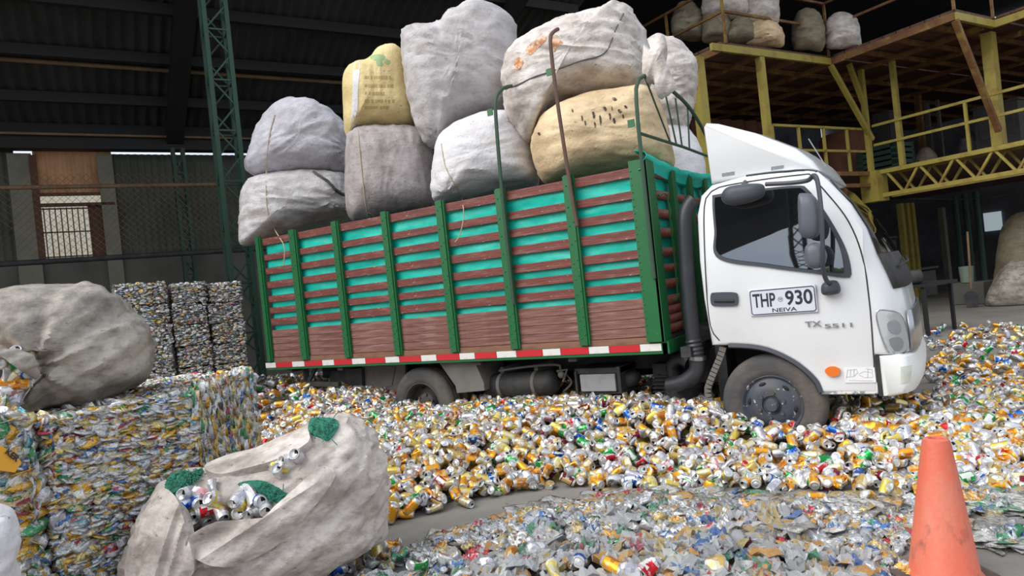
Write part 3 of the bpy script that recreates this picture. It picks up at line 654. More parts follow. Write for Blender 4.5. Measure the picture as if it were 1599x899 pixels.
def cabpatch(name, px, mt, off=.006, smooth=True, na=60, nr=6, depth=.014, parent=None): return obj(name, patch(px, CB, off, na, nr, smooth, depth), mt, parent or TR)
# windshield follows the shell's own columns between the roof edge and the cowl
def shell_strip(i0, i1, k0, k1, off):
    n = cab.n; V = []; F = []; ks = range(k0, k1 + 1); idx = range(i0, i1 + 1); cv = np.array(cab.v)
    for k_ in ks:
        for i in idx:
            p_ = cv[k_ * n + i]; a = cv[k_ * n + min(i + 1, i1)] - cv[k_ * n + max(i - 1, i0)]; nn = np.array([-a[2], 0, a[0]]); nn /= np.linalg.norm(nn) + 1e-9
            if nn[0] < 0: nn = -nn
            yy = (p_[1] - 1.03) / .96; V.append(p_ + nn * off + np.array([0, -.0, 0]))
    m_ = len(idx); F = [(a * m_ + c, (a + 1) * m_ + c, (a + 1) * m_ + c + 1, a * m_ + c + 1) for a in range(len(ks) - 1) for c in range(m_ - 1)]
    mb = MB(); mb.add(V, F); return mb
WSG = mat('windshield_glass', (14, 16, 18), rough=.03); WSG.node_tree.nodes['Principled BSDF'].inputs['IOR'].default_value = 1.7
ws = part('windshield', shell_strip(9, 12, 4, cab.m - 5, .006), WSG); so_ = ws.modifiers.new('thickness', 'SOLIDIFY'); so_.thickness = .006
cw = part('cowl_panel', shell_strip(12, 14, 4, cab.m - 5, .008), BLACKR); so_ = cw.modifiers.new('thickness', 'SOLIDIFY'); so_.thickness = .006
gl = part('front_grille', shell_strip(15, 17, 5, cab.m - 6, .012), CHROME); so_ = gl.modifiers.new('thickness', 'SOLIDIFY'); so_.thickness = .01
wip = MB(); wip.tube([(.90, .35, 1.31), (.93, .6, 1.33), (.90, 1.0, 1.36)], .009, 6); wip.tube([(.90, 1.1, 1.31), (.93, 1.3, 1.33), (.90, 1.7, 1.36)], .009, 6); part('wiper', wip, BLACKR)
# door, window, trims
dr = MB()
sm = seam([(1264, 272), (1290, 300), (1325, 345), (1347, 400), (1358, 470), (1364, 545), (1367, 597)], CB, .005, .001); dr.add(sm.v, sm.f)
sm = seam([(1264, 272), (1210, 278), (1130, 291), (1108, 303), (1100, 325), (1101, 400), (1106, 480), (1114, 520), (1135, 541)], CB, .005, .001); dr.add(sm.v, sm.f)
part('door_seam', dr, BLACKR)
wf_ = cabpatch('window_frame', [(1113, 312), (1120, 304), (1180, 296), (1245, 290), (1262, 296), (1290, 332), (1320, 385), (1330, 425), (1322, 434), (1270, 427), (1200, 418), (1122, 404), (1116, 360)], GREYP, .005, smooth=True, na=90)
wg = cabpatch('side_window', [(1117, 315), (1124, 308), (1180, 300), (1243, 294), (1257, 299), (1284, 335), (1310, 382), (1318, 420), (1312, 426), (1268, 421), (1200, 412), (1126, 399), (1120, 360)], GLASS, .010, smooth=True, na=90, parent=wf_)
hdl = cabpatch('door_handle', [(1111, 460), (1117, 457), (1148, 457), (1153, 463), (1153, 474), (1148, 478), (1117, 478), (1111, 473)], GREYP, .012, na=40)
b = MB(); b.tube([hit(CB, 1117, 470)[0] + (0, -.018, 0), hit(CB, 1147, 470)[0] + (0, -.018, 0)], .01, 8); obj('handle_grip', b, BLACKR, hdl)
cabpatch('marker_lamp', [(1289, 579), (1294, 573), (1304, 572), (1312, 576), (1312, 583), (1306, 587), (1296, 587)], AMBER, .022, na=30, depth=.024)
sil = MB(); sil.box(.345, .712, .075, .16, .452, .537); part('door_sill', sil, mat('scuffed_grey_sill', (128, 140, 142), [((222, 222, 216), 9, .5, .53, .9, I3)], rough=.5), bev=.008)
# wheel arch trim
arch = [(-.27, .825), (-.12, .812), (0, .785), (.1, .738), (.195, .675), (.272, .6), (.318, .535), (.336, .47)]
V = []; F = []
A = spline(arch, 30, False)
for i, (x, z) in enumerate(A):
    t_ = A[min(i + 1, 29)] - A[max(i - 1, 0)]; t_ /= np.linalg.norm(t_); nn = np.array([-t_[1], t_[0]])
    nn = nn if nn[1] > 0 or nn[0] > 0 else -nn
    for o_, y in ((.028, .064), (0, .058), (-.012, .075), (-.012, .3)): V.append((x + nn[0] * o_, y, z + nn[1] * o_))
F = [(i * 4 + j, i * 4 + j + 1, (i + 1) * 4 + j + 1, (i + 1) * 4 + j) for i in range(29) for j in range(3)]
b = MB(); b.add(V, F); part('wheel_arch_trim', b, GREYP)
# headlight, bumper, fog lamp, grille
hl = cabpatch('headlight', [(1370, 489), (1386, 487), (1402, 492), (1412, 510), (1416, 538), (1409, 549), (1396, 556), (1386, 545), (1375, 515)], LENS, .010, smooth=True, na=60)
cabpatch('reflector_bowl', [(1385, 505), (1394, 500), (1403, 506), (1405, 517), (1398, 522), (1388, 518)], CHROME, .013, na=24, nr=3, depth=.006, parent=hl); cabpatch('indicator_bowl', [(1388, 530), (1400, 526), (1408, 532), (1407, 544), (1397, 549), (1391, 541)], CHROME, .013, na=24, nr=3, depth=.006, parent=hl)
sm = seam([(1369, 487), (1387, 485), (1403, 490), (1413, 508), (1417, 540), (1410, 551), (1396, 558), (1385, 547), (1373, 516)], CB, .004, .008, 50, True); part('headlight_rim', sm, CHROME)
bp = [(.735, .715), (.735, .44), (.80, .435), (.95, .455), (.985, .52), (.99, .60), (.965, .70), (.90, .72)]
bmp = cab_loft(bp, .066, 1.994, [(0, .02), (.012, .006), (.03, 0), (.07, 0), (.12, 0), (.2, 0), (.35, 0), (.6, 0), (.95, 0)], lambda d_: .10 * math.exp(-d_ / .14), 0, (.76, .2))
bo = part('bumper', bmp, WHITEP); BB = BVHTree.FromPolygons([tuple(p_) for p_ in bmp.v], bmp.f)
obj('fog_lamp', patch([(1407, 573), (1424, 570), (1421, 596), (1407, 600)], BB, .004, 24, 4, False, .01), mat('milky_lens', (196, 200, 190), rough=.2), bo)
b = MB(); b.box(.712, .737, .075, .2, .44, .72); part('bumper_gap_strip', b, BLACKR, flat=True)
# license plate with its writing
def lettering(txt, size, xs=1., bold=0., ext=.002):
    cu = bpy.data.curves.new('t', 'FONT'); cu.body = txt; cu.size = size; cu.extrude = ext; cu.offset = bold; cu.align_x = 'LEFT'
    ob = bpy.data.objects.new('t', cu); COL.objects.link(ob); dg = bpy.context.evaluated_depsgraph_get(); me = bpy.data.meshes.new_from_object(ob.evaluated_get(dg))
    V = np.array([v.co[:] for v in me.vertices]); F = [tuple(p_.vertices) for p_ in me.polygons]
    bpy.data.objects.remove(ob); bpy.data.curves.remove(cu); bpy.data.meshes.remove(me); V[:, 0] *= xs; return V, F
def lettered(name, txt, px0, px1, y, mt, parent, bold=0.):
    """writes txt on the plane y between pixel lower-left px0 and upper-right px1"""
    V, F = lettering(txt, 1, 1, bold); lo_, hi_ = V.min(0), V.max(0); P0 = on_y(*px0, y); P1 = on_y(*px1, y)
    sx = (P1[0] - P0[0]) / (hi_[0] - lo_[0]); sz = (P1[2] - P0[2]) / (hi_[1] - lo_[1])
    W_ = [(P0[0] + (v[0] - lo_[0]) * sx, y - v[2] * .5, P0[2] + (v[1] - lo_[1]) * sz) for v in V]
    b_ = MB(); b_.add(W_, F); return obj(name, b_, mt, parent, flat=True)
YP = .058
q = [on_y(a, c, YP) for a, c in ((1168, 451), (1274, 446), (1276, 489), (1170, 494))]
x0, x1, z0, z1 = q[0][0], q[1][0], (q[2][2] + q[3][2]) / 2, (q[0][2] + q[1][2]) / 2
b = MB(); b.box(x0, x1, YP, YP + .015, z0, z1); pl = part('license_plate', b, PLATE, bev=.006); pl['label'] = 'white plate reading THP 930 NEIVA'
b = MB(); rr_ = .018; e_ = .012; pts = []
for cx, cz, a0 in ((x1 - e_ - rr_, z1 - e_ - rr_, 0), (x0 + e_ + rr_, z1 - e_ - rr_, 90), (x0 + e_ + rr_, z0 + e_ + rr_, 180), (x1 - e_ - rr_, z0 + e_ + rr_, 270)):
    for k in range(5): a = math.radians(a0 + k * 22.5); pts.append((cx + rr_ * math.cos(a), YP - .0005, cz + rr_ * math.sin(a)))
b.tube(pts + [pts[0]], .0035, 5); obj('plate_border', b, INK, pl)
hz = z1 - z0; wx = x1 - x0
def onplate(name, txt, fx0, fx1, fz0, fz1, bold, mt=INK):
    V, F = lettering(txt, 1, 1, bold); lo_, hi_ = V.min(0), V.max(0)
    W_ = [(x0 + wx * (fx0 + (fx1 - fx0) * (v[0] - lo_[0]) / (hi_[0] - lo_[0])), YP - .001 - v[2] * .5, z0 + hz * (fz0 + (fz1 - fz0) * (v[1] - lo_[1]) / (hi_[1] - lo_[1]))) for v in V]
    b_ = MB(); b_.add(W_, F); return obj(name, b_, mt, pl, flat=True)
onplate('plate_letters', 'THP', .06, .40, .32, .82, .018); onplate('plate_digits', '930', .55, .94, .32, .85, .02); onplate('plate_city', 'NEIVA', .34, .70, .11, .25, .01)
b = MB(); cx, cz = x0 + wx * .475, z0 + hz * .56; b.tube([(cx + .016 * math.cos(k * .4488), YP - .001, cz + .016 * math.sin(k * .4488)) for k in range(15)], .0014, 4); obj('plate_seal', b, INK, pl)
onplate('seal_letters', 'TP', .455, .495, .53, .59, .0)
bd = lettered('model_badge', 'TX', (1258, 511.5), (1283, 501), .062, CHROME, TR, .02); b2_ = lettered('model_badge', '5511', (1288, 513), (1331, 504), .062, CHROME, TR, .02)
DEC = mat('pale_grey_decal', (205, 205, 206), rough=.5)
dc = MB(); P0, P1 = on_y(1320, 598, .064), on_y(1366, 574, .064); dc.box(P0[0], P1[0], .063, .068, P0[2], P1[2]); dec = part('door_decal', dc, mat('decal_white', (226, 227, 228), rough=.4), flat=True)
LG = mat('decal_grey_line', (176, 172, 172), rough=.5); b = MB()
def dl(*pts): b.tube([on_y(a, c, .062) for a, c in pts], .0016, 4)
dl((1322, 592), (1324, 578), (1338, 577), (1340, 582), (1334, 588), (1322, 589)); dl((1329, 577), (1328, 588)); dl((1334, 577), (1334, 588)); dl((1342, 584), (1350, 580), (1362, 582), (1364, 589), (1352, 590), (1342, 586)); dl((1352, 576), (1362, 577), (1363, 581)); dl((1356, 576), (1355, 590)); dl((1326, 594), (1364, 595))
obj('decal_drawing', b, LG, dec)
# roof fairing
fp = [(-.30, 2.09), (-.315, 2.53), (-.29, 2.56), (-.2, 2.535), (.06, 2.41), (.33, 2.24), (.44, 2.13), (.49, 2.05), (.40, 2.055), (.1, 2.085)]
fair = cab_loft(fp, .16, 1.90, [(0, .03), (.012, .012), (.035, 0), (.1, -.005), (.3, -.02), (.6, -.03), (.87, -.035)], lambda d_: .05 * math.exp(-d_ / .2), .0)
fo = part('roof_fairing', fair, WHITE)
FB = BVHTree.FromPolygons([tuple(p_) for p_ in fair.v], fair.f)
for xx in ((1128, 1147, 1132, 1139), (1205, 1224, 1110, 1116)):
    x0_, x1_ = xx[0], xx[1]; yb = 276 if x0_ < 1150 else 266
    m_ = patch([(x0_, yb), (x1_, yb - 3), (x1_, yb - 8), (x0_, yb - 5)], FB, .006, 16, 2, False, .008); obj('fairing_bracket', m_, CHROME, fo)
sm = seam([(1098, 288), (1150, 278), (1210, 270), (1262, 267), (1296, 274)], CB, .008, .004); part('fairing_gasket', sm, GREYP)
ant = MB(); a0 = on_y(1290, 260, .4); ant.tube([a0, on_y(1263, 217, .4)], .004, 5); part('antenna', ant, CHROME)
# mirrors
YM = -.13
def shell(name, px, y, T, mt=MIRR, p=3.2, parent=None):
    mb = bag(name, px, side_plane(y), T, 3, wr=0, lump=0, na=48, nr=10, p=p); return obj(name, mb, mt, parent or TR)
arm = MB(); arm.tube(spline([(on_y(1196, 288, -.02)), on_y(1235, 286, -.05), on_y(1262, 282, -.08), on_y(1271, 274, -.12), on_y(1277, 284, YM - .02), on_y(1283, 330, YM - .06), on_y(1285, 385, YM - .06), on_y(1285, 415, YM - .03), on_y(1290, 436, YM + .05), on_y(1297, 444, .0)], 60, False), .016, 8)
am = part('mirror_arm', arm, GREYP)
shell('mirror_foot', [(1283, 447), (1290, 440), (1305, 438), (1312, 446), (1312, 457), (1300, 461), (1285, 460)], .04, .06, GREYP)
shell('upper_mirror', [(1247, 306), (1256, 302), (1270, 305), (1280, 320), (1283, 352), (1277, 370), (1262, 373), (1250, 366), (1247, 340)], YM, .06)
shell('lower_mirror', [(1258, 386), (1270, 379), (1284, 383), (1292, 398), (1288, 414), (1274, 420), (1262, 416), (1257, 402)], YM, .05)
shell('kerb_mirror', [(1127, 306), (1136, 293), (1160, 288), (1188, 287), (1195, 294), (1193, 306), (1180, 314), (1150, 321), (1132, 318)], -.06, .08, GREYP)
b = MB(); b.tube([on_y(1160, 290, -.06), on_y(1164, 284, .1)], .015, 6); part('mirror_bracket', b, GREYP)
# wheels
tf = [(.20, .03), (.225, .012), (.24, .006), (.262, 0), (.275, .004), (.31, .0), (.342, .008), (.362, .026), (.373, .052), (.375, .075), (.372, .08), (.372, .09), (.375, .095), (.375, .115), (.372, .12), (.372, .13), (.375, .135), (.373, .16), (.362, .186), (.342, .2), (.3, .205), (.2, .19)]
def wheel(nm, x, y, z=.375, dish=False, n=56):
    b = MB(); b.lathe((x, y, z), (0, 1, 0), tf, n); w_ = part(nm, b, TYRE)
    b = MB()
    if dish: pr = [(.222, .012), (.215, .008), (.205, .02), (.195, .05), (.19, .12), (.16, .135), (.12, .13), (.10, .08), (.075, .07), (.07, .055), (0, .055)]
    else: pr = [(.222, .016), (.216, .01), (.206, .02), (.196, .03), (.18, .022), (.15, .006), (.13, -.002), (.11, -.004), (.072, -.004), (.068, .01), (.055, .012), (.05, -.02), (.04, -.034), (0, -.036)]
    b.lathe((x, y, z), (0, 1, 0), pr, n)
    r_ = obj('rim', b, RIMD if dish else RIM, w_)
    for k in range(6):
        a = math.radians(60 * k + 20); yo = .07 if dish else -.008
        b = MB(); b.lathe((x + .092 * math.cos(a), y + yo, z + .092 * math.sin(a)), (0, 1, 0), [(0, -.012), (.013, -.012), (.014, .006)], 6)
        obj('wheel_nut', b, RIMD, w_, flat=True)
        a += math.radians(30); yo = .125 if dish else .009
        b = MB(); M_ = np.array([[-math.sin(a), 0, math.cos(a)], [0, 1, 0], [math.cos(a), 0, math.sin(a)]])
        b.ell((x + .165 * math.cos(a), y + yo, z + .165 * math.sin(a)), (.028, .006, .014), 12, 6, M_); obj('hand_hole_shade', b, DARKST, w_)  # solid dark oval painted in for the shade inside an open hole
    return w_
wheel('front_wheel', 0, .085, .375); wheel('front_wheel', 0, 1.77, .375)
wheel('rear_wheel', -3.366, .10, .375, True); wheel('rear_wheel', -3.366, .33, .375, True); wheel('rear_wheel', -3.366, 1.6, .375, True); wheel('rear_wheel', -3.366, 1.83, .375, True)
# chassis
for y in (.62, 1.4):
    b = MB(); b.box(-5.3, .7, y, y + .07, .6, .8); part('chassis_rail', b, CHASSIS, flat=True)
for x in (-5.2, -4.4, -2.6, -1.6, -.6):
    b = MB(); b.box(x - .04, x + .04, .05, W - .05, .76, .84); part('cross_member', b, CHASSIS, flat=True)
b = MB(); b.tube([(-3.366, .2, .375), (-3.366, 1.9, .375)], .07, 12); b.ell((-3.366, 1.05, .375), (.19, .17, .19)); part('rear_axle', b, CHASSIS)
b = MB(); b.tube([(0, .2, .36), (0, 1.9, .36)], .05, 10); part('front_axle', b, CHASSIS)
b = MB(); b.tube([(-3.3, 1.05, .45), (-.8, 1.05, .55)], .05, 10); part('drive_shaft', b, CHASSIS)
b = MB(); b.box(-.9, .6, .6, 1.45, .45, .95); b.box(-.3, .6, .2, 1.85, .84, .95); part('engine', b, CHASSIS, bev=.03)
# mud guards and flaps round the rear wheel
def slab(name, px, y0, y1, mt): b_ = MB(); b_.prism([on_y(a, c, y0) for a, c in px], (0, y1 - y0, 0)); return part(name, b_, mt, flat=True)
slab('front_mudguard', [(686, 566), (742, 566), (756, 598), (757, 610), (714, 614), (712, 603)], .1, .55, DUST)
slab('rear_mudguard', [(566, 570), (618, 573), (612, 602), (570, 612)], .35, .55, DUST)
slab('rear_underrun_box', [(515, 580), (565, 575), (566, 606), (517, 612)], .3, .6, CHASSIS)
b = MB(); b.bar((-5.05, .15, .82), (-5.05, .15, .45), .06, .06); b.bar((-4.85, .15, .82), (-5.05, .15, .6), .03, .04); b.bar((-5.1, .12, .62), (-4.5, .12, .6), .05, .05); part('tail_bracket', b, CHASSIS, flat=True)
b = MB(); b.prism([(-4.3, .36, .8), (-3.75, .36, .8), (-3.8, .36, .3), (-4.35, .36, .3)], (0, .04, 0)); part('mud_flap', b, DUST, flat=True)
# air tank
p0, p1 = on_y(766, 603, .3), on_y(868, 597, .3); ax = p1 - p0; L_ = np.linalg.norm(ax); R_ = .115
b = MB(); b.lathe(p0, ax, [(0, -.03), (.05, -.025), (.09, -.005), (R_, .03), (R_, L_ - .03), (.09, L_ + .005), (.05, L_ + .025), (0, L_ + .03)], 28); tk = part('air_tank', b, CHASSIS)
for f_ in (.2, .72):
    b = MB(); b.lathe(p0, ax, [(R_ - .002, f_ * L_), (R_ + .005, f_ * L_), (R_ + .005, f_ * L_ + .035), (R_ - .002, f_ * L_ + .035)], 28); obj('tank_strap', b, DUST, tk)
    c_ = p0 + ax * f_; b = MB(); b.box(c_[0] - .06, c_[0] + .12, .22, .5, c_[2] - R_ - .05, c_[2] - R_ - .02); b.box(c_[0] - .01, c_[0] + .03, .3, .62, c_[2] - .1, c_[2] + R_ + .06); obj('tank_bracket', b, DUST, tk, flat=True)
b = MB(); b.tube(spline([on_y(780, 579, .25), on_y(830, 572, .25), on_y(872, 570, .25), on_y(876, 580, .25), on_y(882, 590, .25)], 20, False), .011, 6); b.ell(on_y(877, 585, .24), (.035, .03, .035), 8, 6); b.tube([on_y(870, 580, .22), on_y(886, 577, .25), on_y(880, 596, .25)], .012, 6); b.tube(spline([on_y(885, 585, .3), on_y(893, 598, .3), on_y(880, 612, .35)], 10, False), .009, 5); part('air_line', b, DUST)
# battery box
P0, P1 = on_y(908, 612, .2), on_y(960, 584, .2)
b = MB(); b.box(P0[0], P1[0], .2, .5, P0[2], P1[2]); bb = part('battery_box', b, mat('pale_grey_cover', (150, 150, 152), [((120, 116, 114), 6, .5, .7, .6, I3)], rough=.55), bev=.006)
b = MB(); b.box(P0[0] - .05, P1[0] + .06, .22, .55, P0[2] - .025, P0[2] - .005); b.box(P0[0] - .05, P0[0] - .03, .2, .55, P0[2] - .02, P1[2] + .03); b.box(P1[0] + .02, P1[0] + .05, .2, .55, P0[2] - .02, P1[2] + .06); b.box(P0[0] - .05, P1[0] + .05, .22, .55, P1[2] + .005, P1[2] + .05); obj('battery_frame', b, CHASSIS, bb, flat=True)
shell('filter_bowl', [(968, 582), (985, 578), (998, 582), (999, 595), (988, 605), (970, 604)], .4, .1, CHASSIS)
b = MB(); b.tube([on_y(870, 622, .55), on_y(1020, 618, .55)], .06, 12); b.tube([on_y(920, 620, .5), on_y(985, 619, .5)], .085, 14); part('exhaust_pipe', b, DUST)
b = MB()
for k in range(7): b.tube([on_y(985 + k * 9, 600 + (k * 13) % 24, .5), on_y(1003 + k * 7, 612 - (k * 7) % 30, .45)], .012, 5)
for k in range(5): b.box(*(lambda c_: (c_[0] - .06, c_[0] + .07, .42, .7, c_[2] - .008, c_[2] + .006))(on_y(1030, 588 + k * 6, .42)))
b.box(*(lambda c_: (c_[0] - .08, c_[0] + .06, .45, .8, c_[2] - .1, c_[2] + .12))(on_y(1035, 590, .45)))
part('compressor', b, CHASSIS, flat=True)
b = MB(); c_ = on_y(1068, 640, .38); b.lathe((c_[0], .42, c_[2]), (0, 0, 1), [(0, 0), (.16, 0), (.165, .06), (.155, .07), (.155, .18), (.165, .19), (.15, .22), (0, .22)], 28); part('air_filter_housing', b, BLACKR)
# intake snorkel behind the cab
HOSE = mat('black_intake_hose', (42, 44, 50), [((70, 72, 78), 5, .5, .7, .4, I3)], rough=.45)
pts = [on_y(1084, 312, .22), on_y(1074, 325, .2), on_y(1070, 350, .18), on_y(1074, 430, .17), on_y(1083, 530, .16)]
b = MB(); b.tube(spline(pts, 30, False), .058, 14); part('intake_snorkel', b, HOSE)
e0, e1 = on_y(1083, 530, .16), on_y(1089, 562, .16); pts = [e0 + (e1 - e0) * k / 10 for k in range(11)]
b = MB(); b.tube(pts, [.06 + .008 * (k % 2) for k in range(11)], 16); part('bellows', b, HOSE)
b = MB(); b.tube(spline([on_y(1089, 560, .16), on_y(1088, 580, .16), on_y(1070, 596, .17), on_y(1046, 602, .2)], 24, False), .064, 14); part('intake_elbow', b, HOSE)
b = MB(); b.tube(spline([on_y(1076, 566, .3), on_y(1062, 560, .32), on_y(1050, 570, .36), on_y(1055, 590, .4)], 20, False), .055, 12); part('intake_hose', b, HOSE)
b = MB(); b.lathe(on_y(1089, 556, .16), on_y(1089, 562, .16) - on_y(1089, 556, .16), [(.066, 0), (.07, 0), (.07, .03), (.066, .03)], 18); part('hose_clamp', b, CHROME)
b = MB()
st = spline([on_y(1130, 542, .12), on_y(1126, 556, .12), on_y(1112, 590, .12), on_y(1106, 612, .12), on_y(1116, 640, .12)], 16, False); 
for i in range(15): b.bar(st[i], st[i + 1] + (st[i + 1] - st[i]) * .15, .05, .03, (0, 1, 0))
part('mudguard_stay', b, DUST, flat=True)
b = MB(); b.prism([(-.36, .3, .82), (-.36, .3, .3), (-.44, .3, .2), (-.44, .3, .82)], (0, .5, 0)); part('front_mud_flap', b, BLACKR, flat=True)

# ------------------------------------------------------------------ cans
def hexc(r, g_, b_): return srgb(r, g_, b_)
SILV = hexc(205, 206, 210)
DESIGN = {
 'orange': (hexc(234, 166, 40), hexc(196, 120, 40), .30), 'yellow': (hexc(226, 200, 84), hexc(214, 206, 170), .10), 'gold': (hexc(198, 168, 96), hexc(236, 226, 196), .14),
 'silver': (hexc(208, 209, 214), hexc(178, 176, 190), .17), 'white': (hexc(232, 232, 232), hexc(196, 140, 146), .07), 'green': (hexc(18, 146, 66), hexc(224, 232, 220), .10),
 'red': (hexc(196, 34, 46), hexc(230, 226, 222), .045), 'blue': (hexc(26, 88, 176), hexc(224, 228, 236), .05), 'maroon': (hexc(120, 28, 46), hexc(200, 170, 110), .04), 'cream': (hexc(226, 214, 172), hexc(180, 140, 50), .02)}
NAMES = list(DESIGN); WTS = np.array([DESIGN[k][2] for k in NAMES]); WTS /= WTS.sum()
def can_shape(seed, crush, segs=12):
    r0 = np.random.default_rng(seed); L = .122; rad = .033; F = []
    rings = [(0, .0), (.016, .002), (.022, .006), (.026, .0), (.031, .012), (.033, .02), (.033, .045), (.033, .07), (.033, .095), (.032, .104), (.0265, .116), (.0268, .122), (.024, .121), (.022, .114), (0, .115)]
    V = []
    for r_, h in rings:
        for k in range(segs): a = 6.28318 * k / segs; V.append((r_ * math.cos(a), r_ * math.sin(a), h - L / 2))
    V = np.array(V); nr = len(rings)
    for i in range(nr - 1): F += [(i * segs + k, i * segs + (k + 1) % segs, (i + 1) * segs + (k + 1) % segs, (i + 1) * segs + k) for k in range(segs)]
    body = [(4 <= i < 9) for i in range(nr - 1) for _ in range(segs)]
    lab = [(5 <= i < 8 and (k % segs) in (0, 1, 2, 6, 7, 8) and not (i != 6 and k % 3 == 0)) for i in range(nr - 1) for k in range(segs)]
    hole = [(i == nr - 2 and k in (0, 1, 2)) for i in range(nr - 1) for k in range(segs)]
    if crush:
        sq = 1 - crush * r0.uniform(.35, .75); t = V[:, 2] / (L / 2); mid = np.clip(1 - t * t * r0.uniform(.3, 1), 0, 1)
        V[:, 0] *= 1 - (1 - sq) * mid; V[:, 1] *= 1 + (1 - sq) * .45 * mid
        V[:, 0] += crush * r0.uniform(-.028, .028) * mid
        ang = crush * r0.uniform(-.9, .9); ca, sa = np.cos(ang * t), np.sin(ang * t); x, y = V[:, 0].copy(), V[:, 1].copy(); V[:, 0] = ca * x - sa * y; V[:, 1] = sa * x + ca * y
        bend = crush * r0.uniform(-.8, .8); V[:, 0] += bend * V[:, 2] ** 2 * 8; V[:, 2] *= 1 - crush * r0.uniform(0, .35)
        for i in range(len(V)):
            nv = noise.noise_vector(Vector(V[i] * 38 + seed * 3.7)); V[i] += np.array(nv) * .012 * crush * float(mid[i] ** .5)
    return V, F, body, lab, hole
SHAPES = [can_shape(i, c_) for i, c_ in enumerate((0, 0, .25, .5, .6, .75, .9, .9, 1., 1.))]
def can_cols(design, shp):
    base, acc, _ = DESIGN[design]; top = hexc(206, 207, 209); dk = hexc(26, 24, 22)
    return [dk if h else ((acc if l else base) if b_ else top) for b_, l, h in zip(shp[2], shp[3], shp[4])]
CANMESH = {}
def can_mesh(design, si):
    if (design, si) in CANMESH: return CANMESH[(design, si)]
    shp = SHAPES[si]; me = bpy.data.meshes.new('can'); me.from_pydata(shp[0].tolist(), [], shp[1]); me.polygons.foreach_set('use_smooth', [si < 3] * len(shp[1]))
    a = me.attributes.new('Col', 'FLOAT_COLOR', 'FACE'); a.data.foreach_set('color', np.array(can_cols(design, shp)).ravel()); me.materials.append(CAN); CANMESH[(design, si)] = me; return me
def rand_rot(tilt=.5):
    """lying on the side, turned freely, tipped by up to tilt (1 = any way)"""
    yaw = random.uniform(0, 6.283); roll = random.uniform(0, 6.283); pit = math.pi / 2 + random.gauss(0, tilt)
    return Matrix.Rotation(yaw, 3, 'Z') @ Matrix.Rotation(pit, 3, 'Y') @ Matrix.Rotation(roll, 3, 'Z')
def mesh_many(name, parts, material, label, cat, kind='stuff'):
    """parts: list of (V, F(list of equal-length tuples by face), cols)"""
    allV = np.concatenate([p_[0] for p_ in parts]); loops = []; tot = []; cols = []; o = 0
    for V, F, C_ in parts:
        for f in F: loops.extend([i + o for i in f]); tot.append(len(f))
        cols.extend(C_); o += len(V)
    me = bpy.data.meshes.new(name); me.vertices.add(len(allV)); me.vertices.foreach_set('co', allV.ravel())
    me.loops.add(len(loops)); me.loops.foreach_set('vertex_index', loops); me.polygons.add(len(tot))
    st = np.r_[0, np.cumsum(tot)[:-1]]; me.polygons.foreach_set('loop_start', st); me.update(calc_edges=True)
    a = me.attributes.new('Col', 'FLOAT_COLOR', 'FACE'); a.data.foreach_set('color', np.array(cols, float).ravel()); me.materials.append(material)
    o_ = bpy.data.objects.new(name, me); COL.objects.link(o_)
    if label: tag(o_, label, cat, kind=kind)
    return o_
# height of the heap
EX = [-4.2, -3.3, -2.6, -2.1, -1.9, -1.6, -1.26, -.3, .46, 1.0, 1.44, 3, 5]; EY = [-2.2, -2.3, -2.4, -2.15, -1.75, -1.2, -1.0, -.86, -.70, -.66, -.48, .2, 1.2]
TX = [-7, -5.6, -5, -4.2, -3.6, -3.0, -2.5, -1.5, -.8, -.45, 0, .5, 1., 1.6, 3, 5]; TZ = [.62, .58, .56, .48, .38, .35, .36, .38, .36, .32, .20, .22, .22, .17, .12, .1]
def heap(x, y):
    e = np.interp(x, EX, EY); t = np.interp(x, TX, TZ); a = (y - e) / np.interp(x, [-3, -1.5, 0, 2], [2.2, 1.0, .8, 1.0]); a = min(1, max(0, a)); a = a * a * (3 - 2 * a) if a < 1 else 1
    h = t * (.12 + .88 * a) if y >= e else 0
    if y > .4: h *= max(.22, 1 - (y - .4) / (2.2 if x > .8 else 5))
    return h
def in_wheel(x, y, z):
    for wx_, y0_, y1_ in ((0, .06, .32), (-3.366, .06, .58), (0, 1.74, 2.0), (-3.366, 1.56, 2.06)):
        if y0_ - .03 < y < y1_ + .03 and math.hypot(x - wx_, z - .375) < .4: return True
    return False
BALE_A = [np.array(p_) for p_ in ((-2.50, -3.66), (-2.48, -2.92), (-3.16, -2.0), (-3.55, -2.3), (-3.5, -3.66))]
def in_poly(x, y, P):
    c = False; n = len(P)
    for i in range(n):
        (x1, y1), (x2, y2) = P[i][:2], P[i - 1][:2]
        if (y1 > y) != (y2 > y) and x < (x2 - x1) * (y - y1) / (y2 - y1) + x1: c = not c
    return c
cand = []
def scatter(n, xr, yr, extra=0):
    for _ in range(n):
        x, y = random.uniform(*xr), random.uniform(*yr); e = np.interp(x, EX, EY)
        if y < e + random.uniform(-.05, .06) or in_poly(x, y, BALE_A): continue
        if y > 2.3 and x < .9 and x > -5: continue
        z = heap(x, y) + random.uniform(-.025, .045)
        if y > 3 and random.random() < (y - 3) / 7: continue
        if in_wheel(x, y, z): continue
        cand.append((x, y, max(z, .03)))
scatter(6300, (-4.6, 1.5), (-2.6, .35)); scatter(700, (-4.8, 1.2), (.3, 2.2)); scatter(900, (-7, -4.2), (-1.5, 3.5)); scatter(1500, (1.0, 3.6), (-.5, 3.)); scatter(1500, (.8, 5), (2.5, 8.6))
for a, c in ((728, 784), (1275, 778), (1355, 775), (615, 848), (572, 860), (960, 782)): q = on_z(a, c, .035); cand.append((q[0], q[1], .035))
GND = [(500, 885), (548, 880), (528, 893), (590, 868), (620, 862), (1570, 758), (1505, 752)]
for a, c in GND: q = on_z(a, c, .035); cand.append((q[0], q[1], .035))
print('can candidates', len(cand))
items = []
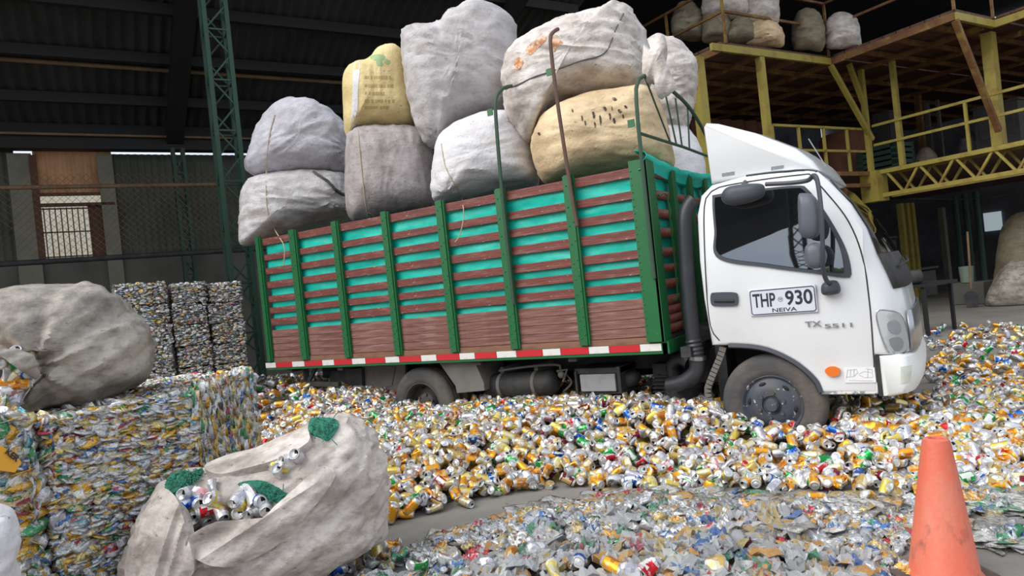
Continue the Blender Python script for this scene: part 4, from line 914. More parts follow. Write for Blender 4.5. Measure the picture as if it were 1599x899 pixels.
for (x, y, z) in cand:
    d_ = random.choices(NAMES, WTS)[0]
    if y < -.75 and x < -1.3 and random.random() < .45: d_ = random.choice(['orange', 'orange', 'yellow', 'gold'])
    items.append((x, y, z, d_, random.choices(range(10), (9, 9, 8, 9, 9, 9, 8, 8, 7, 7))[0]))
def shown(P):
    u, v, w_ = project(P); return -20 < u < 1620 and -20 < v < 915, w_, u, v
TORN_C = np.array(on_z(420, 870, 0))
def hidden_by_sack(u, v): return 190 < u < 600 and v > 655 + abs(u - 520) * .28
order = []
for i, it in enumerate(items):
    ok, dd, u, v = shown(it[:3])
    if ok and not hidden_by_sack(u, v) and it[1] < .1: order.append((dd, i, u, v))
order.sort(); NIND = 272
single = {i: (u, v) for _, i, u, v in order[:NIND]}
def place_word(u, v, x, y):
    if u < 680: a = 'beside the torn sack' if v > 690 else 'behind the torn sack'
    elif u < 775: a = 'below the rear wheel'
    elif u < 890: a = 'below the air tank'
    elif u < 985: a = 'below the grey battery box'
    elif u < 1110: a = 'below the intake hose'
    elif u < 1290: a = 'below the front wheel'
    elif u < 1430: a = 'below the white bumper'
    elif u < 1520: a = 'behind the traffic cone'
    else: a = 'right of the traffic cone'
    return a
def near_word(x, y, z, me_):
    best = sorted(((it[0] - x) ** 2 + (it[1] - y) ** 2 + (it[2] - z) ** 2, it[3], k) for k, it in enumerate(items) if abs(it[0] - x) < .3 and abs(it[1] - y) < .3 and k != me_)
    return best[:2]
COND = ['whole', 'whole', 'dented', 'dented', 'pinched', 'crushed', 'crumpled', 'crumpled', 'flattened', 'twisted']
loose = []
for i, (x, y, z, d_, si) in enumerate(items):
    R_ = rand_rot(.45)
    if i in single:
        u, v = single[i]; o = bpy.data.objects.new('beverage_can', can_mesh(d_, si)); COL.objects.link(o)
        o.matrix_world = Matrix.Translation((x, y, z)) @ R_.to_4x4()
        nb = near_word(x, y, z, i); nbs = ' and '.join(n_[1] for n_ in nb) + ' cans'
        pw = place_word(u, v, x, y); row = 'heap edge' if y < np.interp(x, EX, EY) + .12 else 'upslope'
        tag(o, f'{COND[si]} {d_} can {pw}, {row}, by {nbs}', 'can', 'loose cans in the heap before the truck')
    else:
        shp = SHAPES[si]; V = shp[0] @ np.array(R_).T + np.array([x, y, z]); loose.append((V, shp[1], can_cols(d_, shp)))
# the body of the heap under the top layer
V = []; F = []; C_ = []; n1, n2 = 150, 120
for i in range(n1 + 1):
    for j in range(n2 + 1):
        x, y = -7 + i * 12 / n1, -2.7 + j * 10.5 / n2; V.append((x, y, heap(x, y) - .075 + random.uniform(-.02, .02)))
tops = [DESIGN[k][0] for k in NAMES]
for i in range(n1):
    for j in range(n2):
        a = i * (n2 + 1) + j
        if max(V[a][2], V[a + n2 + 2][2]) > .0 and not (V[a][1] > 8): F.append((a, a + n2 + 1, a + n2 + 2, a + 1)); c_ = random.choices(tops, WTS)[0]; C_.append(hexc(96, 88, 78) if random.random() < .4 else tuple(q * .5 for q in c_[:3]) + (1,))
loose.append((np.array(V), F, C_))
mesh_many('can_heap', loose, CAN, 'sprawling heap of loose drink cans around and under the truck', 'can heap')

# ------------------------------------------------------------------ pressed bales
def flake(seed, segs=8):
    r0 = np.random.default_rng(seed); V = [(0, 0, .5)]
    for rr_, hh in ((.62, .42), (1.0, 0)):
        for k in range(segs): a = 6.28318 * k / segs; q = rr_ * r0.uniform(.8, 1.15); V.append((q * math.cos(a), q * math.sin(a), hh * r0.uniform(.5, 1.3) + r0.uniform(-.12, .12)))
    V.append((0, 0, -.4)); n = segs; F = [(0, 1 + k, 1 + (k + 1) % n) for k in range(n)] + [(1 + k, 1 + n + k, 1 + n + (k + 1) % n, 1 + (k + 1) % n) for k in range(n)] + [(1 + n + k, 2 * n + 1, 1 + n + (k + 1) % n) for k in range(n)]
    return np.array(V), F
FLK = [flake(i) for i in range(8)]
BCOL = [hexc(218, 220, 224), hexc(196, 198, 202), hexc(236, 236, 234), hexc(228, 178, 76), hexc(222, 204, 130), hexc(84, 158, 108), hexc(206, 84, 100), hexc(94, 132, 196), hexc(160, 72, 84), hexc(230, 214, 176), hexc(110, 178, 198), hexc(130, 130, 134)]
BW = [.22, .16, .17, .17, .10, .06, .03, .045, .015, .06, .02, .02]; BWS = [.34, .26, .1, .12, .05, .03, .02, .03, .02, .03, .01, .1]
def flakes_on(p0, ax, L, ay, H, nrm, n, size, thin, face=.25, w_=BW, out=None):
    """crushed cans packed in layers on a rectangle: layers lie along ax, stacked along ay"""
    out = [] if out is None else out; ax, ay, nrm = map(np.array, (ax, ay, nrm))
    for _ in range(n):
        c = np.array(p0) + ax * random.uniform(.0, L) + ay * random.uniform(0, H) - nrm * random.uniform(-.012, .02)
        V, F = FLK[random.randrange(8)]; s_ = size * random.uniform(.5, 1.25)
        a, b_, d_ = (ax, nrm, ay) if random.random() > face else (ax, ay, nrm)
        g1, g2 = random.gauss(0, .22), random.gauss(0, .22); d_ = d_ + nrm * (random.uniform(.15, 1.1) if d_ is ay else 0); d2 = d_ + g1 * a + g2 * b_; d2 = d2 / np.linalg.norm(d2); a2 = a - d2 * (a @ d2); a2 /= np.linalg.norm(a2); b2_ = np.cross(d2, a2)
        W_ = c + np.outer(V[:, 0] * s_, a2) + np.outer(V[:, 1] * s_ * random.uniform(.5, .9), b2_) + np.outer(V[:, 2] * thin * random.uniform(.7, 1.6), d2)
        c_ = random.choices(BCOL, w_)[0]; c2 = random.choices(BCOL, w_)[0]; k_ = len(F)
        out.append((W_, F, [c2 if random.random() < .22 else c_ for _ in range(k_)]))
    return out
def bale(name, foot, z0, z1, label, size, thin, dens, face, group=None, w_=BW, sides=None, up=None):
    P = [np.array([*p_, 0.]) for p_ in foot]; n = len(P); cen = sum(P) / n; parts = []
    cv = [p_ + (cen - p_) * .03 for p_ in P]; V = [tuple(p_ + (0, 0, z0)) for p_ in cv] + [tuple(p_ + (0, 0, z1 - .02)) for p_ in cv]
    F = [tuple(range(n, 2 * n))] + [(i, (i + 1) % n, n + (i + 1) % n, n + i) for i in range(n)]; parts.append((np.array(V), F, [hexc(112, 108, 100)] * len(F)))
    for i in (sides if sides is not None else range(n)):
        a, b_ = P[i], P[(i + 1) % n]; L = np.linalg.norm(b_ - a); ax = (b_ - a) / L; nrm = np.array([ax[1], -ax[0], 0]); 
        if nrm @ ((a + b_) / 2 - cen) < 0: nrm = -nrm
        if up == i: flakes_on(a + (0, 0, z0), (0, 0, 1.), z1 - z0, ax, L, nrm, int(L * (z1 - z0) * dens), size, thin, face, w_, parts)
        else: flakes_on(a + (0, 0, z0), ax, L, (0, 0, 1.), z1 - z0, nrm, int(L * (z1 - z0) * dens), size, thin, face, w_, parts)
    xs = [p_[0] for p_ in P]; ys = [p_[1] for p_ in P]; ar = (max(xs) - min(xs)) * (max(ys) - min(ys)); tp_ = []
    flakes_on((min(xs), min(ys), z1 - .01), (1., 0, 0), max(xs) - min(xs), (0, 1., 0), max(ys) - min(ys), (0, 0, 1.), int(ar * dens * .6), size, thin, .8, w_, tp_)
    parts += [t_ for t_ in tp_ if in_poly(t_[0][:, 0].mean(), t_[0][:, 1].mean(), P)]
    o = mesh_many(name, parts, PRESSED, None, None); c0 = np.array([cen[0], cen[1], z0]); me = o.data
    co = np.empty(len(me.vertices) * 3); me.vertices.foreach_get('co', co); co = co.reshape(-1, 3) - c0; me.vertices.foreach_set('co', co.ravel()); o.location = c0; me.update()
    return tag(o, label, 'bale', group)
A_ = [(-2.50, -3.66), (-2.48, -2.92), (-3.16, -2.0), (-3.75, -2.45), (-3.65, -3.66)]
bale('can_bale', A_, 0, 1.05, 'large bale of flattened cans under the big grey sack, left of the torn sack', .05, .011, 2600, .42, up=1)
B_ = [(-2.46, -4.75), (-2.50, -3.74), (-3.5, -3.74), (-3.5, -4.75)]
bale('can_bale', B_, 0, 1.10, 'bale of coarsely pressed cans at the left edge of the picture', .07, .016, 1900, .75)
XB = -2.42
bB = [o for o in bpy.data.objects if o.name == 'can_bale.001'][0]
b = MB(); b.prism([on_x(a, c, XB) for a, c in ((-14, 692), (6, 698), (30, 716), (34, 722), (24, 738), (-4, 734), (-16, 722))], (-.02, 0, 0)); pc = obj('orange_carton', b, mat('orange_printed_sheet', (232, 168, 48), rough=.45), bB); pc['label'] = 'orange sheet reading KER'
V_, F_ = (lambda c_: c_)(None) if False else ([], [])
cu = bpy.data.curves.new('t', 'FONT'); cu.body = 'KER'; cu.size = 1; cu.extrude = .002; cu.offset = .02; ob = bpy.data.objects.new('t', cu); COL.objects.link(ob)
me_ = bpy.data.meshes.new_from_object(ob.evaluated_get(bpy.context.evaluated_depsgraph_get())); V_ = np.array([v.co[:] for v in me_.vertices]); F_ = [tuple(p_.vertices) for p_ in me_.polygons]; bpy.data.objects.remove(ob)
P0, P1, P2 = on_x(8, 708, XB + .004), on_x(26, 722, XB + .004), on_x(14, 700, XB + .004); ex, ey = P1 - P0, P2 - P0; V_ = (V_ - V_.min(0)); V_[:, 0] /= V_[:, 0].max(); V_[:, 1] /= V_[:, 1].max()
b = MB(); b.add([P0 + ex * v[0] + ey * v[1] + np.array([v[2], 0, 0]) for v in V_], F_); obj('carton_lettering', b, INK, pc, flat=True)
def obale(u0, u1, v0, v1, z0, z1, label):
    f_ = [B(u0, v0, 0)[:2], B(u1, v0, 0)[:2], B(u1, v1, 0)[:2], B(u0, v1, 0)[:2]]
    return bale('small_can_bale', f_, z0, z1, label, .026, .006, 3000, .3, 'small can bales stacked before the back wall', BWS, (0, 1, 3))
colu = [(.18, .66), (.71, 1.04), (1.09, 1.42)]
wh = ['left', 'middle', 'right']; TI = .243; nt_ = 8
tn_ = ['bottom', 'second from the floor', 'third from the floor', 'fourth from the floor', 'fifth from the floor', 'third from the top', 'second from the top', 'top']
for ci, (u0, u1) in enumerate(colu):
    sc = .94
    for k in range(nt_ - (1 if False else 0)):
        j = random.uniform(-.015, .015); zz = (1.93, 1.9, 1.87)[ci] / nt_
        obale(u0 + j, u1 + j, 8.5, 9.0, k * zz, (k + 1) * zz - .014, f'small bale of pressed cans, {tn_[k]} in the {wh[ci]} stack')

# ------------------------------------------------------------------ flattened cans on the floor in front
poly = [on_z(a, c, 0)[:2] for a, c in ((540, 940), (575, 885), (650, 862), (720, 836), (800, 808), (890, 790), (970, 772), (1100, 778), (1200, 785), (1335, 782), (1410, 800), (1425, 840), (1395, 870), (1420, 900), (1390, 960), (900, 1000))]
pa = np.array(poly)
def edge_d(x, y):
    best = 9
    for i in range(len(pa)):
        a, b_ = pa[i - 1], pa[i]; t = np.clip(((x - a[0]) * (b_[0] - a[0]) + (y - a[1]) * (b_[1] - a[1])) / ((b_ - a) @ (b_ - a)), 0, 1); q = a + (b_ - a) * t; best = min(best, math.hypot(x - q[0], y - q[1]))
    return best
def crumple(seed, segs=14):
    r0 = np.random.default_rng(seed); V = [(0, 0, .1)]; rg = (.3, .6, .85, 1.0)
    offs = r0.uniform(.75, 1.2, segs)
    for q in rg:
        for k in range(segs): a = 6.28318 * k / segs; V.append((q * offs[k] * math.cos(a), q * offs[k] * math.sin(a) * .68, r0.uniform(-.1, .16) + (-.05 if q == 1 else .05)))
    V.append((0, 0, -.12)); n = segs; F = [(0, 1 + k, 1 + (k + 1) % n) for k in range(n)]
    for i in range(3): F += [(1 + i * n + k, 1 + (i + 1) * n + k, 1 + (i + 1) * n + (k + 1) % n, 1 + i * n + (k + 1) % n) for k in range(n)]
    F += [(1 + 3 * n + k, 4 * n + 1, 1 + 3 * n + (k + 1) % n) for k in range(n)]
    return np.array(V), F
CR = [crumple(100 + i) for i in range(10)]
FC = {'silver': hexc(196, 198, 202), 'pale': hexc(222, 222, 220), 'orange': hexc(218, 164, 84), 'gold': hexc(200, 178, 122), 'green': hexc(84, 156, 118), 'red': hexc(196, 76, 84), 'blue': hexc(84, 124, 186), 'grey': hexc(150, 148, 146)}
FW = dict(silver=.34, pale=.2, orange=.12, gold=.1, green=.07, red=.05, blue=.06, grey=.12)
def fcols(name, F, slab=False):
    if slab: return [FC[name] if random.random() < .9 else FC[random.choice(('silver', 'grey', 'gold'))] for _ in F]
    ks = list(FC); out = []
    for i in range(len(F)):
        r_ = random.random(); out.append(FC[name] if r_ < .72 else (FC['silver'] if r_ < .9 else FC[random.choices(ks, list(FW.values()))[0]]))
    return out
fl = []; slabs = []
x0_, x1_, y0_, y1_ = pa[:, 0].min(), pa[:, 0].max(), pa[:, 1].min(), pa[:, 1].max()
def pick(n, lo, hi, out, hmul):
    while n > 0:
        x, y = random.uniform(x0_, x1_), random.uniform(y0_, y1_)
        if not in_poly(x, y, poly): continue
        _, v_, _ = project((x, y, 0))
        if not lo < v_ < hi: continue
        d_ = edge_d(x, y); nn_ = noise.noise(Vector((x * 3, y * 3, 1))); h = min(.13, .015 + d_ * .2) * (1 + .5 * nn_) * hmul; n -= 1
        out.append((x, y, max(.01, h * random.uniform(.75, 1.0))))
pick(460, 770, 850, slabs, .8); pick(150, 775, 850, fl, .7); pick(900, 815, 1000, fl, 1.0)
for a, c, n_, rx, ry in ((1535, 782, 26, .22, .06), (1570, 790, 20, .15, .06), (1540, 838, 22, .14, .05), (1590, 770, 10, .1, .05), (1445, 800, 12, .12, .06)):
    q = on_z(a, c, 0)
    for _ in range(n_): (slabs if random.random() < .5 else fl).append((q[0] + random.gauss(0, rx * .6), q[1] + random.gauss(0, ry), random.uniform(.008, .03)))
n_flat = len(fl); fl += slabs
o2_ = []
for i, (x, y, z) in enumerate(fl):
    ok, dd, u, v = shown((x, y, z))
    if ok: o2_.append((dd - z * 6, i, u, v))
o2_.sort(); fsing = {i: (u, v) for _, i, u, v in o2_[:290]}
CRM = {}
FWS = dict(silver=.28, pale=.12, orange=.05, gold=.2, green=.06, red=.01, blue=.02, grey=.26)
fnm = [random.choices(list(FW), list((FW if i < n_flat else FWS).values()))[0] for i in range(len(fl))]
rest = []; rest2 = []
def size_word(s_): return 'small' if s_ < .06 else ('slab-like' if s_ > .095 else 'crumpled')
for i, (x, y, z) in enumerate(fl):
    nm = fnm[i]; ci = random.randrange(10); isl = i >= n_flat; s_ = random.uniform(.10, .22) if isl else random.uniform(.045, .095); th_ = random.uniform(.05, .08) if isl else random.uniform(.08, .22); tl = .07 if isl else .3
    R_ = Matrix.Rotation(random.uniform(0, 6.283), 3, 'Z') @ Matrix.Rotation(random.gauss(0, tl), 3, 'X') @ Matrix.Rotation(random.gauss(0, tl), 3, 'Y')
    if i in fsing:
        u, v = fsing[i]
        key = (nm, ci, isl)
        if key not in CRM:
            V, F = CR[ci]; me = bpy.data.meshes.new('flattened_can'); me.from_pydata(V.tolist(), [], F); a = me.attributes.new('Col', 'FLOAT_COLOR', 'FACE'); a.data.foreach_set('color', np.array(fcols(nm, F, isl)).ravel()); me.materials.append(SLABM if isl else PRESSED); CRM[key] = me
        o = bpy.data.objects.new('flattened_can', CRM[key]); COL.objects.link(o); o.matrix_world = Matrix.Translation((x, y, z)) @ R_.to_4x4() @ Matrix.Diagonal((s_, s_, th_, 1))
        pw = 'near the torn sack' if u < 720 else ('below the battery box' if u < 960 else ('amid the foreground' if u < 1150 else ('below the front wheel' if u < 1300 else 'left of the traffic cone' if u < 1450 else 'right of the traffic cone')))
        row = 'nearest row' if v > 870 else ('middle rows' if v > 830 else 'far rows')
        nb = min((((fl[k][0] - x) ** 2 + (fl[k][1] - y) ** 2, k) for k in fsing if k != i))[1]
        nb_nm = fnm[nb]
        tag(o, f'{size_word(s_)} flattened {nm} can {pw}, {row}, beside a {nb_nm} one', 'flattened can', 'flattened cans spread on the floor in front')
    else:
        V, F = CR[ci]; W_ = (V * np.array([s_, s_, th_])) @ np.array(R_).T + np.array([x, y, z]); (rest2 if isl else rest).append((W_, F, fcols(nm, F, isl)))
mesh_many('flattened_can_litter', rest, PRESSED, 'thick spread of crumpled flattened cans covering the floor in the foreground', 'flattened cans')
mesh_many('pressed_sheet_litter', rest2, SLABM, 'dull layered sheets of pressed cans behind the crumpled ones', 'pressed cans')
EXTRA = [(958, 884), (985, 892), (840, 858), (1010, 890), (905, 876), (700, 872), (760, 885), (1235, 800), (1060, 786), (655, 885), (1120, 880), (870, 890), (800, 868)]
for j, (a, c) in enumerate(EXTRA):
    q = on_z(a, c, .12 if c > 840 else .06); d_ = ('orange', 'silver', 'silver', 'red', 'blue', 'white', 'silver', 'orange', 'silver', 'green', 'gold', 'yellow', 'orange')[j]; si = (0, 4, 5, 6, 3, 8, 7, 9, 1, 5, 6, 4, 3)[j]
    o = bpy.data.objects.new('beverage_can', can_mesh(d_, si)); COL.objects.link(o); o.matrix_world = Matrix.Translation(q) @ rand_rot(.3).to_4x4()
    tag(o, f'{COND[si]} {d_} can lying on the spread of flattened cans, ' + ('near the torn sack' if a < 780 else 'amid the foreground' if a < 1050 else 'toward the front wheel'), 'can')

# ------------------------------------------------------------------ sacks on the ground
ctr = on_plane(115, 545, np.array([-2.85, -3.3, 1.3]), np.array([.9, -.43, 0]))
bs, bb1 = sack([(-70, 480), (-30, 462), (20, 450), (65, 444), (112, 443), (160, 455), (200, 480), (226, 510), (238, 548), (230, 585), (202, 606), (150, 628), (90, 641), (20, 643), (44, 606), (54, 580), (40, 556), (5, 548), (-50, 545), (-80, 515)], facing((-3.05, -3.15, 0)), .46, 'old', 'huge grey weathered sack lying on the bales at left, spilling cans', 21, None, wr=.02, lump=.04, center=(118, 545), floor=1.06, wang=.5, gathers=((60, 568, 7, .045, .35),), na=150, nr=34)
tongue = bag('tongue', [(40, 575), (52, 580), (48, 606), (30, 632), (12, 642), (0, 640), (14, 622), (28, 598)], facing((-2.72, -3.3, 0)), .03, 33, wr=.01, na=40, nr=8)
o = obj('torn_flap', tongue, SK['clean'], bs); o['label'] = 'white torn flap'
lip = bag('lip', [(-60, 535), (0, 540), (38, 548), (56, 560), (60, 580), (50, 590), (38, 572), (10, 560), (-60, 556)], facing((-2.62, -3.36, 0)), .05, 34, wr=.02, na=60, nr=10, wang=.3)
obj('mouth_rim', lip, SK['old'], bs)
GP = facing((-3.3, -2.7, 0)); 
TORN_PX = [(186, 905), (196, 865), (222, 800), (262, 748), (325, 728), (398, 708), (448, 684), (488, 662), (520, 652), (548, 652), (572, 668), (592, 702), (604, 750), (606, 815), (597, 842), (545, 866), (480, 895), (420, 925), (330, 950), (230, 945)]
torn, bt = sack(TORN_PX, facing((-1.72, -2.72, 0)), .4, 'torn', 'big torn white sack with green netting lying in front, open and spilling cans', 22, None, wr=.022, lump=.03, floor=.012, wang=.55, wf=(1.6, 7), center=(420, 800), na=170, nr=40,
  gathers=((280, 850, 14, .04, .3), (560, 690, 8, .02, .2)), dents=((312, 790, 44, .15), (395, 790, 36, .11), (450, 735, 30, .05), (505, 690, 20, .03)))
def net_strip(px, off=.012):
    q = patch(px, bt, off, 40, 5, True, .02); c_ = np.mean(np.array(px, float), 0)
    for k_ in range(34):
        a_ = c_ + (np.array(px[k_ % len(px)]) - c_) * random.uniform(.2, .9); b_ = a_ + np.array([random.gauss(0, 9), random.gauss(4, 9)]); pts_ = []
        for t_ in (0, .3, .6, 1.):
            p_, n_ = hit(bt, *(a_ + (b_ - a_) * t_ + np.array([random.gauss(0, 1.5), random.gauss(0, 1.5)])))
            if p_ is not None: pts_.append(p_ + n_ * (off + .006 + .02 * t_ * random.random()))
        if len(pts_) > 2: q.tube(pts_, .0025, 4)
    return obj('green_netting', q, NET, torn)
for q in ([(258, 782), (262, 752), (274, 740), (292, 736), (300, 744), (286, 760), (276, 778), (264, 790)], [(296, 742), (312, 734), (318, 738), (300, 756), (288, 762)], [(484, 676), (488, 656), (508, 655), (526, 658), (529, 668), (514, 688), (500, 684)], [(372, 757), (410, 752), (440, 766), (465, 780), (458, 790), (430, 784), (400, 768)]):
    o = net_strip(q); o['label'] = 'green net strip'
bag('torn_smooth', TORN_PX, facing((-1.72, -2.72, 0)), .4, 22, wr=0, lump=.03, floor=.012, center=(420, 800), na=120, nr=24); bts = BV['torn_smooth']
def flap(nm, px, off, amp, ang, fq):
    """a loose fold of cloth lying on the sack, its own creases running along ang"""
    q = patch(px, bts, off, 90, 14, True, .06); V = []; c = np.mean(np.array(q.v), 0)
    for v_ in q.v:
        u, w_, _ = project(v_); ra = (u * math.sin(ang) - w_ * math.cos(ang)) / 100 * fq; n_ = noise.noise(Vector((ra, (u * math.cos(ang) + w_ * math.sin(ang)) / 260, 3.))); 
        d_ = CAM - np.array(v_); d_ /= np.linalg.norm(d_); p_ = np.array(v_) + d_ * amp * (1 - 2.2 * abs(n_)); p_[2] = max(p_[2], .012); V.append(tuple(p_))
    q.v = V; return obj(nm, q, SK['torn'], torn)
flap('upper_flap', [(322, 736), (360, 718), (400, 708), (450, 686), (480, 676), (486, 694), (462, 712), (430, 726), (390, 738), (345, 748)], .03, .02, -.4, 3)
flap('lower_flap', [(296, 842), (330, 818), (362, 814), (400, 818), (432, 806), (450, 778), (478, 748), (505, 730), (520, 745), (480, 800), (430, 850), (360, 880), (310, 870)], .03, .025, -.6, 3)
flap('gathered_flap', [(205, 890), (226, 820), (256, 772), (276, 776), (290, 800), (300, 840), (306, 890), (270, 912), (225, 912)], .03, .035, 1.9, 5)
# loose cans showing in the two openings
def mouth_cans(bv, spots, where, grp, r=2):
    for j, (a, c) in enumerate(spots):
        p_, nn = hit(bv, a, c)
        if p_ is None: continue
        d_ = random.choices(['silver', 'white', 'yellow', 'blue', 'red', 'gold', 'orange', 'green'], (4, 3, 3, 3, 2, 1, 2 if 'grey' in where else 0, 2 if 'grey' in where else .2))[0]; si = random.choice((0, 1, 2, 2, 3, 4))
        o = bpy.data.objects.new('beverage_can', can_mesh(d_, si)); COL.objects.link(o)
        ax = Vector(nn) + Vector((random.gauss(0, .5), random.gauss(0, .5), random.gauss(0, .5))); R_ = ax.to_track_quat('Z', 'Y').to_matrix()
        o.matrix_world = Matrix.Translation(Vector(p_ + nn * .008)) @ R_.to_4x4()
        side = 'left' if a < np.mean([s_[0] for s_ in spots]) else 'right'; hgt = 'upper' if c < np.mean([s_[1] for s_ in spots]) else 'lower'
        tag(o, f'{COND[si]} {d_} can in {where}, {hgt} {side} part', 'can', grp)
mouth_cans(bt, [(296, 772), (308, 784), (322, 774), (336, 780), (328, 792), (300, 800), (314, 804), (344, 796), (290, 788), (340, 768), (305, 815), (322, 816)], 'the left opening of the torn sack', 'cans in the left opening of the torn sack')
mouth_cans(bt, [(376, 776), (390, 774), (402, 782), (380, 790), (394, 794), (408, 796), (372, 802), (386, 806), (416, 790)], 'the right opening of the torn sack', 'cans in the right opening of the torn sack')
mouth_cans(bt, [(440, 728), (455, 722), (468, 716), (430, 738)], 'the upper slit of the torn sack', 'cans in the slit of the torn sack')
# cans spilling from the grey sack
for j, (a, c) in enumerate([(8, 566), (22, 572), (36, 566), (6, 584), (20, 590), (34, 584), (4, 602), (18, 608), (30, 600), (10, 622), (2, 634), (22, 624), (44, 562), (28, 556), (14, 556)]):
    P = on_plane(a, c, np.array([-2.72, -3.4, 0]), np.array([.9, -.43, 0])); d_ = ('orange', 'green', 'yellow', 'silver', 'gold', 'blue', 'orange', 'white')[j % 8]; si = (0, 2, 3, 4, 1, 6)[j % 6]
    P[2] = max(P[2], 1.09)
    o = bpy.data.objects.new('beverage_can', can_mesh(d_, si)); COL.objects.link(o); o.matrix_world = Matrix.Translation(P) @ rand_rot(.6).to_4x4()
    tag(o, f'{COND[si]} {d_} can at the mouth of the grey sack, ' + ('upper row' if c < 575 else 'middle row' if c < 605 else 'lower row') + (' outer' if a < 18 else ' inner'), 'can', 'cans spilling from the grey sack')
sack([(-60, 800), (-20, 790), (10, 793), (24, 806), (29, 840), (30, 880), (26, 930), (-10, 960), (-70, 950)], facing((-1.75, -3.85, 0)), .2, 'clean', 'white sack showing only its rim in the bottom left corner', 23, floor=.012)

# ------------------------------------------------------------------ traffic cone
cp = on_z(1476, 905, 0); 
b = MB(); b.lathe((cp[0], cp[1], 0), (0, 0, 1), [(0, .03), (.15, .03), (.147, .036), (.134, .05), (.056, .585), (.05, .605), (.038, .612), (.03, .608), (.026, .59)], 40)
tcn = thing('traffic_cone', (cp[0], cp[1], 0), 'faded orange traffic cone standing on the concrete at lower right', 'traffic cone')
obj('cone_body', b, CONE, tcn)
b = MB(); b.obox((cp[0], cp[1], .015), np.array([.2 * .8, .2 * .6, 0]), np.array([-.2 * .6, .2 * .8, 0]), (0, 0, .015)); obj('cone_base', b, mat('dirty_black_rubber_base', (84, 72, 66), [((130, 110, 100), 6, .45, .65, .7, I3)], rough=.8), tcn, bev=.008)
tcn.rotation_euler = Matrix.Rotation(math.radians(-2.4), 3, Vector((-RC[2][0], -RC[2][1], 0))).to_euler()
# ------------------------------------------------------------------ things at the right side
def flat_thing(name, mb, mt, label, cat, **k): return tag(obj(name, mb, mt, **k), label, cat)
P = on_z(1545, 478, 0)
pl_ = facing(P)
sack([(1540, 478), (1552, 440), (1570, 415), (1599, 408), (1640, 412), (1665, 445), (1670, 480), (1600, 480)], pl_, .5, 'old', 'grey sack slumped on the floor at the right edge', 24, floor=.01, na=60, nr=14, gathers=((1580, 420, 10, .05, .4),))
sack([(1560, 470), (1556, 400), (1568, 350), (1600, 330), (1650, 340), (1660, 470)], facing(P + 1.2 * (P - CG) / np.linalg.norm(P - CG)), .5, 'dim', 'tall dim grey sack behind the slumped sack at right', 25, floor=.01, na=60, nr=14)
c = on_z(1522, 474, 0); b = MB(); b.obox(c + (0, 0, .25), UU * .3, VV * .36, (0, 0, .25)); flat_thing('concrete_block', b, BLOCKW, 'low concrete block beside the slumped sack with green posts behind', 'block', bev=.02)
for a, mt_, lab in ((1507, DKGREEN, 'leftmost of three green posts'), (1523, DKGREEN, 'middle of three green posts'), (1541, DKGREEN, 'rightmost of three green posts')):
    q = on_z(a, 462, 0); b = MB(); b.tube([q, q + (0, 0, 2.65)], .07, 12); b.lathe(q, (0, 0, 1), [(.0, 0), (.13, 0), (.13, .03), (0, .03)], 12); flat_thing('steel_post', b, mt_, lab + ' under the lower walkway', 'post')
q = on_z(1519, 481, 0); fpl = (CAM - q) * np.array([1, 1, 0]); q2 = on_plane(1511, 362, q, fpl); sh = thing('shovel', q, 'shovel leaning upright against the concrete block', 'shovel')
b = MB(); b.tube([q + (q2 - q) * .25, q2], .022, 8); obj('handle', b, PIPE, sh); e1 = np.array([-fpl[1], fpl[0], 0]) / np.linalg.norm(fpl); b = MB(); b.prism([q - e1 * .1, q + e1 * .1, q + e1 * .13 + (0, 0, .28), q + e1 * .05 + (0, 0, .36), q - e1 * .05 + (0, 0, .36), q - e1 * .13 + (0, 0, .28)], fpl / np.linalg.norm(fpl) * .015); obj('blade', b, CHASSIS, sh, flat=True)
q = on_plane(1500, 441, c, VV); b = MB(); cc = c + (0, 0, .5) - UU * .2; b.lathe(cc, (0, 0, 1), [(0, 0), (.13, 0), (.15, .36), (.145, .36), (.125, .02), (0, .02)], 20); flat_thing('bucket', b, mat('pale_green_plastic', (120, 136, 120), rough=.6), 'pale green bucket standing on the concrete block', 'bucket')
# small machine on a stand
q = on_z(1450, 525, 0); ms = thing('bench_machine', q, 'dark machine on a thin black stand right of the truck bumper', 'machine')
for du, dv in ((0, 0), (.9, .05), (.0, .45), (.9, .5)):
    b = MB(); b.bar(q + UU * du + VV * dv, q + UU * du + VV * dv + (0, 0, .78), .05, .05); obj('leg', b, DARKST, ms, flat=True)
b = MB(); b.obox(q + UU * .45 + VV * .25 + (0, 0, .8), UU * .5, VV * .3, (0, 0, .025)); obj('table_top', b, DARKST, ms, flat=True)
b = MB(); b.ell(q + UU * .08 + VV * .2 + (0, 0, .94), (.16, .14, .12), 16, 10, None, .6); b.tube([q + (0, 0, .95) + VV * .2 - UU * .1, q + (0, 0, 1.02) + VV * .2 + UU * .3], .04, 10); obj('motor', b, CHASSIS, ms)
